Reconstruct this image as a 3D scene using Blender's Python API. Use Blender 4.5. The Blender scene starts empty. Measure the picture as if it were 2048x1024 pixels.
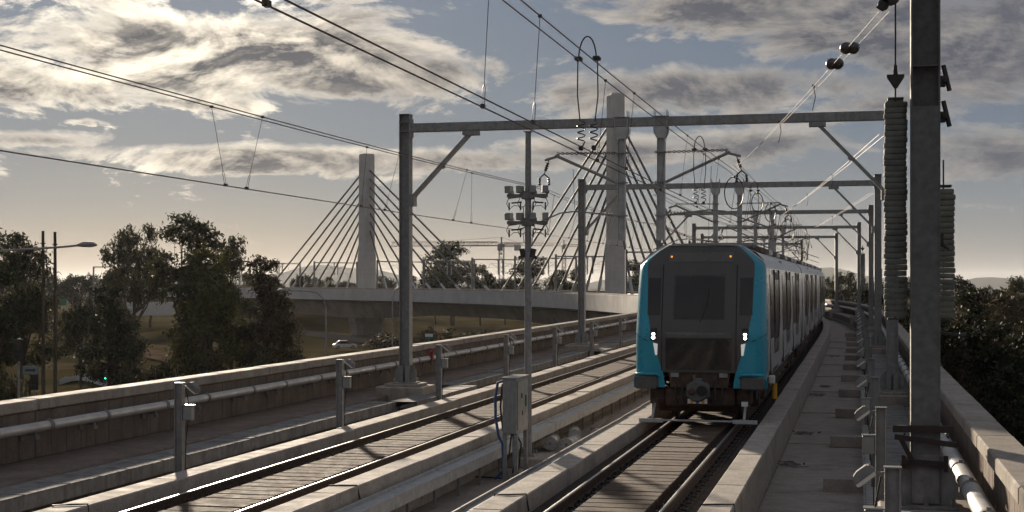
import bpy, math, random
import numpy as np
from mathutils import Vector, Matrix
R = math.radians
SC = bpy.context.scene
COL = SC.collection
# ------------------------------------------------------------------ camera
TH = R(13.4)                     # the camera looks 13.4 degrees left of the track direction (+Y)
CAM_Z = 3.03                     # eye height above the rail heads (z = 0)
FPX = 2900.0                     # focal length in photograph pixels (2048 wide)
cd = bpy.data.cameras.new('camera')
cam = bpy.data.objects.new('camera', cd); COL.objects.link(cam)
cam.location = (0, 0, CAM_Z); cam.rotation_euler = (R(90), 0, TH)
cd.sensor_width = 36; cd.lens = 36 * FPX / 2048; cd.shift_y = 60 / 2048
cd.clip_start = .1; cd.clip_end = 30000
SC.camera = cam
# ------------------------------------------------------------------ sun, sky, exposure
SUN_AZ, SUN_EL = R(27.5), R(11.5)    # sun ahead, 27.5 degrees left of the track, low
SDIR = Vector((-math.sin(SUN_AZ) * math.cos(SUN_EL), math.cos(SUN_AZ) * math.cos(SUN_EL), math.sin(SUN_EL)))
sl = bpy.data.lights.new('sun', 'SUN'); sl.energy = 3.8; sl.angle = R(1.8); sl.color = (1, .85, .67)
so = bpy.data.objects.new('sun', sl); COL.objects.link(so)
so.rotation_euler = SDIR.to_track_quat('Z', 'Y').to_euler()
SC.view_settings.view_transform = 'Standard'; SC.view_settings.look = 'None'
SC.view_settings.exposure = 1.25; SC.view_settings.gamma = 1; SC.view_settings.use_curve_mapping = False

def build_world():
    w = bpy.data.worlds.new('World'); SC.world = w; w.use_nodes = True
    nt = w.node_tree; nt.nodes.clear(); L = nt.links.new
    def N(t, **k):
        n = nt.nodes.new(t)
        for a, b in k.items(): setattr(n, a, b)
        return n
    def math_(op, a, b=None, c=None, clamp=False):
        n = N('ShaderNodeMath', operation=op, use_clamp=clamp)
        for i, x in enumerate((a, b, c)):
            if x is None: continue
            if isinstance(x, (int, float)): n.inputs[i].default_value = x
            else: L(x, n.inputs[i])
        return n.outputs[0]
    def mix(fac, a, b, blend='MIX'):
        n = N('ShaderNodeMix', data_type='RGBA', blend_type=blend)
        if isinstance(fac, (int, float)): n.inputs['Factor'].default_value = fac
        else: L(fac, n.inputs['Factor'])
        for s, x in (('A', a), ('B', b)):
            t = [i for i in n.inputs if i.name == s and i.type == 'RGBA'][0]
            if isinstance(x, tuple): t.default_value = (*x, 1)
            else: L(x, t)
        return [o for o in n.outputs if o.type == 'RGBA'][0]
    def ramp(x, pts):
        n = N('ShaderNodeValToRGB'); e = n.color_ramp.elements
        while len(e) < len(pts): e.new(.5)
        for i, (p, c) in enumerate(pts):
            e[i].position = p; e[i].color = (*c, 1) if isinstance(c, tuple) else (c, c, c, 1)
        L(x, n.inputs[0]); return n.outputs[0]
    sky = N('ShaderNodeTexSky', sky_type='NISHITA', sun_disc=False, sun_elevation=SUN_EL)
    sky.sun_rotation = -SUN_AZ
    sky.altitude = 40; sky.air_density = 1.0; sky.dust_density = 1.6; sky.ozone_density = 1.0
    tc = N('ShaderNodeTexCoord'); sep = N('ShaderNodeSeparateXYZ'); L(tc.outputs['Generated'], sep.inputs[0])
    x, y, z = sep.outputs
    az = math_('ARCTAN2', x, y); el = math_('ARCSINE', z)
    def fbm(u, v, sc, detail, rough, dist=.0):
        cb = N('ShaderNodeCombineXYZ'); L(u, cb.inputs[0]); L(v, cb.inputs[1])
        n = N('ShaderNodeTexNoise', noise_dimensions='2D')
        n.inputs['Scale'].default_value = sc; n.inputs['Detail'].default_value = detail
        n.inputs['Roughness'].default_value = rough; n.inputs['Distortion'].default_value = dist
        L(cb.outputs[0], n.inputs['Vector']); return n.outputs['Fac']
    def density(el):
        u = math_('MULTIPLY_ADD', az, 11., CLOUD[0]); v = math_('MULTIPLY_ADD', el, 27., CLOUD[1])
        fine = fbm(u, v, 1.0, 12, .66, .25)
        wob = fbm(u, v, .33, 2, .5)
        tot = None
        for caz, cel, raz, rel, wgt in CLOUDS:
            dx = math_('DIVIDE', math_('SUBTRACT', math_('MULTIPLY_ADD', wob, .06, az), caz + .03), raz)
            dy = math_('DIVIDE', math_('SUBTRACT', math_('MULTIPLY_ADD', fine, .02, el), cel + .010), rel)
            q = math_('ADD', math_('MULTIPLY', dx, dx), math_('MULTIPLY', dy, dy))
            g = math_('MULTIPLY', math_('EXPONENT', math_('MULTIPLY', q, -1.)), wgt)
            tot = g if tot is None else math_('MAXIMUM', tot, g)
        # beyond the banks in view the same broken cloud goes on
        outer = math_('SUBTRACT', 1., math_('EXPONENT', math_('MULTIPLY', math_('ADD', math_('POWER', math_('DIVIDE', math_('ADD', az, TH), .48), 4.), math_('POWER', math_('DIVIDE', el, .26), 4.)), -1.)))
        tot = math_('MAXIMUM', tot, math_('MULTIPLY', outer, math_('MULTIPLY', wob, .95)))
        return math_('ADD', math_('MULTIPLY', tot, .70), math_('MULTIPLY', math_('SUBTRACT', fine, .5), 1.35)), tot, fine
    dens, tot, fine = density(el)
    fup = fbm(math_('MULTIPLY_ADD', az, 11., CLOUD[0]), math_('MULTIPLY_ADD', math_('ADD', el, .010), 27., CLOUD[1]), 1.0, 5, .66, .25)
    mask = ramp(dens, [(.22, 0.), (.35, .55), (.50, 1.)])
    lit = math_('MULTIPLY_ADD', math_('SUBTRACT', fine, fup), 4.2, .24, clamp=True)
    thin = ramp(dens, [(.35, 1.), (.43, .58), (.51, .17), (.62, .0)])
    bright = math_('MAXIMUM', thin, math_('MULTIPLY', lit, .9), clamp=True)
    bright = math_('MULTIPLY', math_('ADD', thin, lit), .56, clamp=True)
    dot = N('ShaderNodeVectorMath', operation='DOT_PRODUCT'); L(tc.outputs['Generated'], dot.inputs[0]); dot.inputs[1].default_value = SDIR
    d = math_('MAXIMUM', dot.outputs['Value'], 0.0)
    near = math_('POWER', d, 110.0); wide = math_('POWER', d, 9.0)
    # clear sky: thin high haze, warm near the horizon under the sun, over the physical sky
    far_c = ramp(el, [(0.0, (.46, .45, .44)), (.05, (.38, .43, .48)), (.11, (.24, .32, .44)), (.20, (.16, .225, .36)), (.6, (.22, .29, .43))])
    sun_c = ramp(el, [(0.0, (.66, .57, .44)), (.025, (.62, .565, .47)), (.055, (.43, .485, .51)), (.10, (.33, .42, .51)), (.20, (.31, .41, .55)), (.6, (.28, .37, .51))])
    hazy = mix(1.0, mix(wide, far_c, sun_c), (2.65, 2.65, 2.65), 'MULTIPLY')
    nish = mix(1.0, sky.outputs[0], (.20, .20, .23), 'MULTIPLY')
    clear = mix(.96, nish, hazy)
    edge = mix(wide, (1.5, 1.45, 1.42), (4.6, 4.0, 3.2))
    edge2 = mix(near, edge, (13., 11.5, 9.))
    core = mix(wide, (.34, .40, .58), (.60, .58, .61))
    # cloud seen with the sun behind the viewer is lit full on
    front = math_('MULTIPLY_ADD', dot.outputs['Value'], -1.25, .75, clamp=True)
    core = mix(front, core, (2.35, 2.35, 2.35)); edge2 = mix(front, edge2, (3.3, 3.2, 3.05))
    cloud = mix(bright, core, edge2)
    fade = math_('MULTIPLY', mask, ramp(el, [(.02, 0.), (.055, .92)]))
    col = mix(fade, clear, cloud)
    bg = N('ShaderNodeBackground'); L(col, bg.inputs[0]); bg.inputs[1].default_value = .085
    out = N('ShaderNodeOutputWorld'); L(bg.outputs[0], out.inputs[0])
CLOUD = (4.3, 1.9)
# cloud banks as (azimuth, elevation, half width, half height, weight), radians, azimuth from +Y towards +X
CLOUDS = [(math.atan((px - 1024) / FPX) - TH, (572 - py) / FPX, rx / FPX, ry / FPX, w) for px, py, rx, ry, w in (
    (430, 120, 500, 88, 1.05), (860, 150, 190, 48, .8), (60, 190, 260, 52, .8), (150, -30, 620, 72, 1.), (720, 45, 150, 34, .58), (300, 212, 380, 18, .62),
    (560, 325, 680, 34, .9), (60, 300, 260, 28, .72), (1180, 300, 260, 34, .75), (1480, 30, 340, 62, 1.0), (1740, 70, 280, 72, 1.), (1420, 190, 470, 52, .98), (1800, 225, 260, 40, .72),
    (1530, 300, 320, 44, .72), (1990, 110, 220, 130, 1.05), (2000, 330, 190, 76, .85), (1930, 425, 130, 12, .62), (170, 258, 50, 8, .62), (1080, 290, 40, 14, .55))]
build_world()

# ------------------------------------------------------------------ materials
MATS = {}
def mat(name, c1, c2=None, rough=.7, metal=0., scale=3., bump=0., bscale=60., stain=None, sscale=.6, spec=.5, trans=0., emit=None, estr=0., rvar=.1, streak=0., detail=5, grain=0.):
    if name in MATS: return MATS[name]
    m = bpy.data.materials.new(name); m.use_nodes = True; nt = m.node_tree; L = nt.links.new
    p = nt.nodes['Principled BSDF']
    p.inputs['Roughness'].default_value = rough; p.inputs['Metallic'].default_value = metal
    p.inputs['Specular IOR Level'].default_value = spec
    g = nt.nodes.new('ShaderNodeNewGeometry')
    def noise(sc, det=detail, ro=.6, vec=None):
        n = nt.nodes.new('ShaderNodeTexNoise'); n.inputs['Scale'].default_value = sc
        n.inputs['Detail'].default_value = det; n.inputs['Roughness'].default_value = ro
        L(vec or g.outputs['Position'], n.inputs['Vector']); return n.outputs['Fac']
    def rmp(x, a, b):
        n = nt.nodes.new('ShaderNodeMapRange'); n.inputs[1].default_value = a; n.inputs[2].default_value = b; L(x, n.inputs[0]); return n.outputs[0]
    def mixc(f, a, b):
        n = nt.nodes.new('ShaderNodeMix'); n.data_type = 'RGBA'; L(f, n.inputs['Factor'])
        ia, ib = [i for i in n.inputs if i.type == 'RGBA']
        for s, x in ((ia, a), (ib, b)):
            if isinstance(x, tuple): s.default_value = (*x, 1)
            else: L(x, s)
        return [o for o in n.outputs if o.type == 'RGBA'][0]
    c2 = c2 or tuple(x * .75 for x in c1)
    nz = noise(scale)
    col = mixc(rmp(nz, .33, .67), c1, c2)
    if stain:
        col = mixc(rmp(noise(sscale, 6, .7), .52, .72), col, stain)
    if streak:
        mp = nt.nodes.new('ShaderNodeMapping'); mp.inputs['Scale'].default_value = (7, 7, .35); L(g.outputs['Position'], mp.inputs[0])
        sn = noise(1.0, 4, .6, mp.outputs[0])
        col = mixc(rmp(sn, .5, .8), col, tuple(x * (1 - streak) for x in c2))
    if grain:
        col = mixc(rmp(noise(22, 5, .75), .5, .72), col, tuple(x * (1 - grain) for x in c2))
        col = mixc(rmp(noise(4.5, 7, .8), .56, .74), col, tuple(x * (1 - grain * .8) for x in c2))
    L(col, p.inputs['Base Color'])
    rr = nt.nodes.new('ShaderNodeMapRange'); L(nz, rr.inputs[0]); rr.inputs[1].default_value = .3; rr.inputs[2].default_value = .7
    rr.inputs[3].default_value = max(.02, rough - rvar); rr.inputs[4].default_value = min(1, rough + rvar); L(rr.outputs[0], p.inputs['Roughness'])
    if bump:
        b = nt.nodes.new('ShaderNodeBump'); b.inputs['Strength'].default_value = bump; b.inputs['Distance'].default_value = .02
        L(noise(bscale, 4, .6), b.inputs['Height']); L(b.outputs[0], p.inputs['Normal'])
    if name.endswith('_leaf'):
        hv = nt.nodes.new('ShaderNodeHueSaturation'); L(col, hv.inputs['Color']); vr = nt.nodes.new('ShaderNodeMapRange'); L(g.outputs['Random Per Island'], vr.inputs[0]); vr.inputs[3].default_value = .4; vr.inputs[4].default_value = 1.45; L(vr.outputs[0], hv.inputs['Value']); hr = nt.nodes.new('ShaderNodeMapRange'); L(g.outputs['Random Per Island'], hr.inputs[0]); hr.inputs[3].default_value = .52; hr.inputs[4].default_value = .475; L(hr.outputs[0], hv.inputs['Hue']); col = hv.outputs[0]; L(col, p.inputs['Base Color'])
    if emit:
        p.inputs['Emission Color'].default_value = (*emit, 1); p.inputs['Emission Strength'].default_value = estr
    if trans:
        tr = nt.nodes.new('ShaderNodeBsdfTranslucent'); L(col, tr.inputs[0])
        mx = nt.nodes.new('ShaderNodeMixShader'); mx.inputs[0].default_value = trans
        L(p.outputs[0], mx.inputs[1]); L(tr.outputs[0], mx.inputs[2]); L(mx.outputs[0], nt.nodes['Material Output'].inputs[0])
    MATS[name] = m; return m
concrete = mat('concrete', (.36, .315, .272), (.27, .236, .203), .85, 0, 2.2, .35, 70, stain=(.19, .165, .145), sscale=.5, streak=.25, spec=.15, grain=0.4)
concrete_top = mat('kerb_concrete', (.44, .39, .34), (.34, .30, .26), .85, 0, 3., .4, 60, stain=(.21, .18, .155), sscale=.9, spec=.15, grain=0.42)
deck_conc = mat('deck_concrete', (.35, .30, .265), (.275, .236, .208), .9, 0, 2.6, .5, 40, stain=(.19, .163, .143), sscale=.7, spec=.15, grain=0.4)
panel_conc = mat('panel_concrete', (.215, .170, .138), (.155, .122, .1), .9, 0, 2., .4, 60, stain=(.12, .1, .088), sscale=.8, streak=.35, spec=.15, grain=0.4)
slab_conc = mat('slab_concrete', (.13, .094, .070), (.085, .062, .048), .9, 0, 6, .5, 50, stain=(.11, .085, .068), sscale=1.1, spec=.15, grain=0.45)
dark_slab = mat('stained_slab', (.075, .058, .048), (.045, .036, .031), .9, 0, 5, .4, 50, spec=.2)
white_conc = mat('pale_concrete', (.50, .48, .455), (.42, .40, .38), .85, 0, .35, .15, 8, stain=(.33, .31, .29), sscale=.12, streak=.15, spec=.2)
girder_conc = mat('girder_concrete', (.26, .215, .18), (.2, .168, .142), .9, 0, .4, .2, 10, stain=(.15, .125, .105), sscale=.2, streak=.3, spec=.2)
galv = mat('galvanised_steel', (.27, .263, .257), (.195, .19, .185), .6, .3, 9, .12, 120, stain=(.24, .23, .22), sscale=2.2, streak=.2)
galv_dark = mat('weathered_galvanised_steel', (.235, .225, .215), (.165, .157, .15), .8, 0., 7, .2, 110, spec=.12, stain=(.115, .105, .097), sscale=2.4, streak=.3)
galv_light = mat('bright_galvanised_sheet', (.42, .42, .42), (.33, .33, .33), .55, .3, 6, .08, 90, stain=(.33, .325, .32), sscale=1.5)
mast_face = mat('mast_grey_paint', (.155, .15, .147), (.115, .112, .11), .72, .2, 10, .5, 130, stain=(.095, .088, .083), sscale=4)
rust = mat('rusty_rail_side', (.085, .048, .032), (.045, .028, .021), .8, .2, 12, .4, 150)
railtop = mat('polished_rail_head', (.46, .44, .41), (.36, .34, .32), .4, 1., 20, 0, 50, rvar=.06)
clip_m = mat('spring_clip_iron', (.045, .032, .027), (.028, .022, .019), .55, .5, 20, .2, 100)
copper = mat('copper_wire', (.20, .115, .08), (.12, .075, .056), .55, .6, 8, 0)
wire_m = mat('stranded_wire', (.085, .066, .056), (.05, .042, .038), .5, .7, 8, 0)
iron = mat('dark_fitting_iron', (.06, .055, .052), (.035, .033, .031), .6, .5, 14, .2, 80)
insul = mat('brown_porcelain', (.07, .055, .05), (.045, .036, .033), .28, 0, 10, 0)
weight_m = mat('cast_weight_iron', (.18, .184, .162), (.12, .123, .11), .8, .25, 5, .6, 55, stain=(.12, .118, .105), sscale=1.7)
black_pl = mat('black_plastic', (.018, .018, .018), (.012, .012, .012), .45)
rubber = mat('cable_rubber', (.022, .021, .021), (.014, .014, .014), .6)
blue_pl = mat('blue_hose_plastic', (.02, .07, .2), (.015, .05, .14), .4)
orange_pl = mat('orange_plastic', (.55, .11, .03), (.42, .08, .02), .5)
cab_m = mat('cabinet_grey_paint', (.25, .25, .238), (.205, .205, .195), .45, .15, 5, .05, 60, stain=(.23, .225, .215), sscale=2)
white_pl = mat('white_plastic', (.62, .61, .58), (.52, .51, .49), .45, 0, 5)
lens = mat('lamp_lens', (.72, .72, .68), (.6, .6, .57), .18, 0, 6)
timber_dark = mat('tarred_angle_iron', (.032, .018, .015), (.02, .012, .01), .6, .2, 9, .3, 80)
red_paint = mat('red_valve_paint', (.30, .035, .022), (.2, .025, .018), .5, 0, 9)
joint_m = mat('dark_joint_filler', (.05, .043, .038), None, .95, spec=.2)  # even, very dark core colour that shows in the gaps between panels

# ------------------------------------------------------------------ helpers
class MB:
    def __init__(s): s.v = []; s.f = []; s.mi = []
    def add(s, vs, fs, mi=0):
        o = len(s.v); s.v += [tuple(v) for v in vs]; s.f += [tuple(i + o for i in f) for f in fs]; s.mi += [mi] * len(fs); return s
    def box(s, c, d, mi=0, M=None, b=0.):
        x, y, z = d[0] / 2, d[1] / 2, d[2] / 2
        if b <= 0:
            vs = [(sx * x, sy * y, sz * z) for sx in (-1, 1) for sy in (-1, 1) for sz in (-1, 1)]
            fs = [(0, 1, 3, 2), (4, 6, 7, 5), (0, 4, 5, 1), (2, 3, 7, 6), (0, 2, 6, 4), (1, 5, 7, 3)]
        else:
            b = min(b, x * .9, y * .9, z * .9); vs = []; idx = {}
            for sx in (-1, 1):
                for sy in (-1, 1):
                    for sz in (-1, 1):
                        for ax in range(3):
                            idx[(sx, sy, sz, ax)] = len(vs)
                            vs.append((sx * (x if ax == 0 else x - b), sy * (y if ax == 1 else y - b), sz * (z if ax == 2 else z - b)))
            I = lambda a, b_, c_, ax: idx[(a, b_, c_, ax)]
            fs = []
            for q in (-1, 1):
                fs.append([I(q, -1, -1, 0), I(q, 1, -1, 0), I(q, 1, 1, 0), I(q, -1, 1, 0)][::q])
                fs.append([I(-1, q, -1, 1), I(-1, q, 1, 1), I(1, q, 1, 1), I(1, q, -1, 1)][::q])
                fs.append([I(-1, -1, q, 2), I(1, -1, q, 2), I(1, 1, q, 2), I(-1, 1, q, 2)][::q])
            for p in (-1, 1):
                for q in (-1, 1):
                    fs.append([I(p, q, -1, 0), I(p, q, 1, 0), I(p, q, 1, 1), I(p, q, -1, 1)][::p * q * -1])
                    fs.append([I(p, -1, q, 0), I(p, 1, q, 0), I(p, 1, q, 2), I(p, -1, q, 2)][::p * q])
                    fs.append([I(-1, p, q, 1), I(1, p, q, 1), I(1, p, q, 2), I(-1, p, q, 2)][::p * q * -1])
                    for r in (-1, 1):
                        fs.append([I(p, q, r, 0), I(p, q, r, 1), I(p, q, r, 2)][::p * q * r])
        c = Vector(c)
        vs = [(M @ Vector(v) if M is not None else Vector(v)) + c for v in vs]
        return s.add(vs, fs, mi)
    def bar(s, p0, p1, w, h, mi=0, up=(0, 0, 1), b=0.):
        p0, p1 = Vector(p0), Vector(p1); d = p1 - p0; L = d.length; y = d / L
        u = Vector(up)
        if abs(y.dot(u)) > .98: u = Vector((1, 0, 0))
        x = y.cross(u).normalized(); z = x.cross(y)
        M = Matrix((x, y, z)).transposed()
        return s.box((p0 + p1) / 2, (w, L, h), mi, M, b)
    def tube(s, pts, r, n=6, mi=0, cap=True):
        pts = [Vector(p) for p in pts]; rs = r if isinstance(r, (list, tuple)) else [r] * len(pts)
        rings = []; ref = None
        for i, p in enumerate(pts):
            t = (pts[min(i + 1, len(pts) - 1)] - pts[max(i - 1, 0)])
            t = t.normalized() if t.length > 1e-9 else Vector((0, 0, 1))
            if ref is None:
                ref = Vector((0, 0, 1)) if abs(t.z) < .9 else Vector((1, 0, 0))
            a = (ref - t * ref.dot(t))
            if a.length < 1e-6: a = t.orthogonal()
            a.normalize(); ref = a; b = t.cross(a)
            rings.append([p + (a * math.cos(2 * math.pi * k / n) + b * math.sin(2 * math.pi * k / n)) * rs[i] for k in range(n)])
        vs = [v for q in rings for v in q]; fs = []
        for i in range(len(pts) - 1):
            for k in range(n):
                fs.append((i * n + k, i * n + (k + 1) % n, (i + 1) * n + (k + 1) % n, (i + 1) * n + k))
        if cap:
            fs.append(tuple(range(n))[::-1]); fs.append(tuple((len(pts) - 1) * n + k for k in range(n)))
        return s.add(vs, fs, mi)
    def cyl(s, p0, p1, r, n=12, mi=0): return s.tube([p0, p1], r, n, mi)
    def ball(s, c, r, n=10, m=6, mi=0):
        c = Vector(c); r = r if isinstance(r, (tuple, list)) else (r, r, r); vs = []; fs = []
        for i in range(m + 1):
            ph = math.pi * i / m
            for k in range(n):
                t = 2 * math.pi * k / n
                vs.append((c.x + r[0] * math.sin(ph) * math.cos(t), c.y + r[1] * math.sin(ph) * math.sin(t), c.z + r[2] * math.cos(ph)))
        for i in range(m):
            for k in range(n):
                fs.append((i * n + k, (i + 1) * n + k, (i + 1) * n + (k + 1) % n, i * n + (k + 1) % n))
        return s.add(vs, fs, mi)
    def extrude(s, poly, y0, y1, mi=0, M=None):
        """closed polygon in (x,z), extruded along y"""
        n = len(poly); vs = [Vector((p[0], y0, p[1])) for p in poly] + [Vector((p[0], y1, p[1])) for p in poly]
        if M is not None: vs = [M @ v for v in vs]
        ar = sum(poly[i][0] * poly[(i + 1) % n][1] - poly[(i + 1) % n][0] * poly[i][1] for i in range(n))
        fs = [(i, (i + 1) % n, (i + 1) % n + n, i + n) for i in range(n)] + [tuple(range(n))[::-1], tuple(range(n, 2 * n))]
        if ar > 0: fs = [f for f in fs]
        else: fs = [f[::-1] for f in fs]
        return s.add(vs, fs, mi)
    def mesh(s, name, mats, smooth=None):
        me = bpy.data.meshes.new(name); me.from_pydata(s.v, [], s.f)
        for m in (mats if isinstance(mats, (list, tuple)) else [mats]): me.materials.append(m)
        if any(s.mi): me.polygons.foreach_set('material_index', s.mi)
        if smooth is not None:
            me.polygons.foreach_set('use_smooth', [True] * len(s.f))
            me.set_sharp_from_angle(angle=R(smooth))
        me.update(); return me
    def build(s, name, mats, parent=None, smooth=None, loc=None, rz=0):
        return obj(name, s.mesh(name, mats, smooth), parent, loc, rz)
def obj(name, me, parent=None, loc=None, rz=0, M=None):
    o = bpy.data.objects.new(name, me); COL.objects.link(o)
    if parent: o.parent = parent
    if loc is not None: o.location = loc
    if rz: o.rotation_euler = (0, 0, rz)
    if M is not None: o.matrix_local = M
    return o
def tag(o, label, cat, group=None, kind=None):
    if label: o['label'] = label
    if cat: o['category'] = cat
    if group: o['group'] = group
    if kind: o['kind'] = kind
    return o
def empty(name, loc, rz=0, label=None, cat=None, group=None):
    o = bpy.data.objects.new(name, None); COL.objects.link(o); o.empty_display_size = .2
    o.location = loc; o.rotation_euler = (0, 0, rz)
    return tag(o, label, cat, group)
def copy_tree(o, parent=None):
    c = o.copy(); COL.objects.link(c); c.parent = parent
    for ch in list(o.children): copy_tree(ch, c)
    return c
ORD = ['nearest', 'second', 'third', 'fourth', 'fifth', 'sixth', 'seventh', 'eighth', 'ninth', 'tenth', 'eleventh', 'twelfth', 'thirteenth', 'fourteenth', 'fifteenth', 'sixteenth', 'seventeenth', 'eighteenth']

# camera-relative placing: photograph column px, depth Y (metres along the view axis) -> world; used as a surveyor's table
def at(px, Y, z): 
    X = (px - 1024) / FPX * Y
    return Vector((X * math.cos(TH) - Y * math.sin(TH), X * math.sin(TH) + Y * math.cos(TH), z))
def at3(px, py, Y): return at(px, Y, CAM_Z - (py - 572) / FPX * Y)

# ------------------------------------------------------------------ alignment: straight, then a spiral into a 285 m left curve over the bridge
A0 = -6.1
_tab = []
def _path():
    x, y, h = A0, -40., 0.
    dl = .5
    for i in range(int(620 / dl)):
        l = -40 + i * dl
        _tab.append((x, y, h))
        k = 0 if l < 70 else min(4.5e-5 * (l - 70), 1 / 285)
        hm = h + k * dl / 2
        x -= math.sin(hm) * dl; y += math.cos(hm) * dl; h += k * dl
_path()
def zl(l):
    t = max(0., l - 25)
    return .0045 * t * t / (t + 20) if t else 0.
def fr(l):
    i = (l + 40) / .5; j = int(i); f = i - j
    a, b = _tab[j], _tab[j + 1]
    return tuple(a[k] + (b[k] - a[k]) * f for k in range(3))
def P(l, a, z):
    x, y, h = fr(l); o = a - A0
    return Vector((x + o * math.cos(h), y + o * math.sin(h), z + zl(l)))
def H(l): return fr(l)[2]
def samples(l0, l1, step=4.):
    ls = [l0]
    q = l0
    while q < l1 - 1e-6:
        q = min(l1, q + (step if q >= 24 else max(step, min(24, l1) - q)))
        if l1 - q < .3: q = l1
        ls.append(q)
    return ls
def sweep(mb, prof, l0, l1, step=4., mi=0):
    """closed profile of (a,z) swept along the alignment"""
    ls = samples(l0, l1, step); n = len(prof)
    ar = sum(prof[i][0] * prof[(i + 1) % n][1] - prof[(i + 1) % n][0] * prof[i][1] for i in range(n))
    if ar < 0: prof = prof[::-1]
    vs = [P(l, a, z) for l in ls for a, z in prof]; fs = []
    for i in range(len(ls) - 1):
        for k in range(n):
            fs.append((i * n + k, i * n + (k + 1) % n, (i + 1) * n + (k + 1) % n, (i + 1) * n + k))
    fs.append(tuple(range(n))[::-1]); fs.append(tuple((len(ls) - 1) * n + k for k in range(n)))
    mb.add(vs, fs, mi); return mb
def rect(a0, a1, z0, z1, b=0.):
    if not b: return [(a0, z0), (a1, z0), (a1, z1), (a0, z1)]
    return [(a0, z0), (a1, z0), (a1, z1 - b), (a1 - b, z1), (a0 + b, z1), (a0, z1 - b)]
def swept(name, profs, l0, l1, mats, parent=None, step=4., smooth=None):
    mb = MB()
    for pr in profs: sweep(mb, pr, l0, l1, step)
    return mb.build(name, mats, parent, smooth)
def place(o, l, a, z):
    o.location = P(l, a, z); o.rotation_euler = (0, 0, H(l)); return o
# ------------------------------------------------------------------ ground, far hills
GZ = -9.0
def ground_h(x, y):
    # camera-axis coordinates: the terrain left of the viaduct falls to a road, banks rise under the bridge
    X = x * math.cos(TH) + y * math.sin(TH); Y = -x * math.sin(TH) + y * math.cos(TH)
    h = 0.
    def bump(cx, cy, rx, ry, a):
        d = ((X - cx) / rx) ** 2 + ((Y - cy) / ry) ** 2
        return a * math.exp(-d)
    h += bump(-52, 392, 26, 18, 5.0) + bump(-62, 300, 30, 26, 3.2) + bump(-95, 240, 40, 30, 3.0)
    h += bump(60, 190, 40, 60, 2.5) + bump(70, 100, 28, 40, 2.0)
    h += .35 * math.sin(X * .11 + 1.3) * math.sin(Y * .07) + .2 * math.sin(X * .31 + Y * .23)
    return GZ + h
def build_ground():
    ax = [-9000, -5000, -2800, -1500, -900, -600] + list(np.arange(-420, 421, 7.)) + [600, 900, 1500, 2800, 5000, 9000]
    ay = [-600, -200, -60] + list(np.arange(0, 560, 7.)) + [640, 800, 1100, 1600, 2600, 4500, 9000, 15000]
    vs = []; fs = []; n = len(ax)
    for y in ay:
        for x in ax: vs.append((x, y, ground_h(x, y)))
    for j in range(len(ay) - 1):
        for i in range(n - 1): fs.append((j * n + i, j * n + i + 1, (j + 1) * n + i + 1, (j + 1) * n + i))
    mb = MB(); mb.add(vs, fs)
    m = mat('dry_grass_ground', (.070, .052, .027), (.034, .034, .016), .95, 0, .12, .5, 3, stain=(.12, .09, .06), sscale=.035, detail=8, spec=0.)
    return tag(mb.build('ground', m, None, 80), None, None, kind='structure')
build_ground()
def build_hills():
    mb = MB(); rnd = random.Random(4)
    n = 90; vs = []; fs = []
    for i in range(n + 1):
        px = -400 + i * 2900 / n
        hgt = 40 + 34 * math.sin(i * .23 + .6) + 20 * math.sin(i * .61) + 9 * math.sin(i * 1.37 + 2)
        hgt = max(12, hgt + 18) * .95
        for q, (dy, dz) in enumerate(((0, -12), (500, hgt * .55), (1100, hgt), (2400, -20))):
            vs.append(at(px, 6200 + dy, CAM_Z + dz))
    for i in range(n):
        for q in range(3): fs.append((i * 4 + q, (i + 1) * 4 + q, (i + 1) * 4 + q + 1, i * 4 + q + 1))
    mb.add(vs, fs)
    m = mat('hill_forest', (.05, .06, .06), (.035, .045, .045), .95, 0, .004, 0, spec=0.)
    tag(mb.build('hills', m, None, 60), None, None, kind='structure')
build_hills()
# road below, left
def ribbon(name, pts, w, z, m):
    mb = MB(); vs = []
    for i, p in enumerate(pts):
        a = pts[max(i - 1, 0)]; b = pts[min(i + 1, len(pts) - 1)]; t = (b - a); t.z = 0; t.normalize(); nrm = Vector((-t.y, t.x, 0))
        for sgn in (-1, 1):
            q = p + nrm * sgn * w / 2
            vs.append((q.x, q.y, max(ground_h(p.x, p.y), ground_h(q.x, q.y)) + z))
    mb.add(vs, [(2 * i, 2 * i + 2, 2 * i + 3, 2 * i + 1) for i in range(len(pts) - 1)])
    return tag(mb.build(name, m), None, None, kind='structure')
asph = mat('asphalt', (.06, .058, .056), (.045, .043, .042), .9, 0, 1.5, .3, 30, spec=0.)
dirt = mat('bare_dirt', (.125, .09, .066), (.085, .062, .046), .95, 0, .25, .4, 5, stain=(.06, .046, .032), sscale=.15, spec=0.)
ribbon('road', [at(-300 + i * 75, 300 + 18 * math.sin(i * .25), 0) for i in range(26)], 11, .12, asph)
ribbon('path', [at(60 + i * 45, 232 + 26 * math.sin(i * .5 + .4), 0) for i in range(9)], 7, .12, dirt)
ribbon('dirt_track', [at(560 + i * 30, 345 + 14 * math.sin(i * .6), 0) for i in range(9)], 6, .14, dirt)

# ------------------------------------------------------------------ viaduct deck
L0, L1 = -18., 470.
DZ = -.70                                   # deck level
def top_poly():                             # deck slab with a flush top
    return [(-13.9, DZ), (-13.9, -1.25), (-10.2, -1.55), (-2.0, -1.55), (1.75, -1.25), (1.75, DZ)]
deck = MB()
sweep(deck, top_poly(), L0, L1, 4)
deck = deck.build('viaduct_deck', deck_conc, None, 30); tag(deck, None, None, kind='structure')
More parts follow.
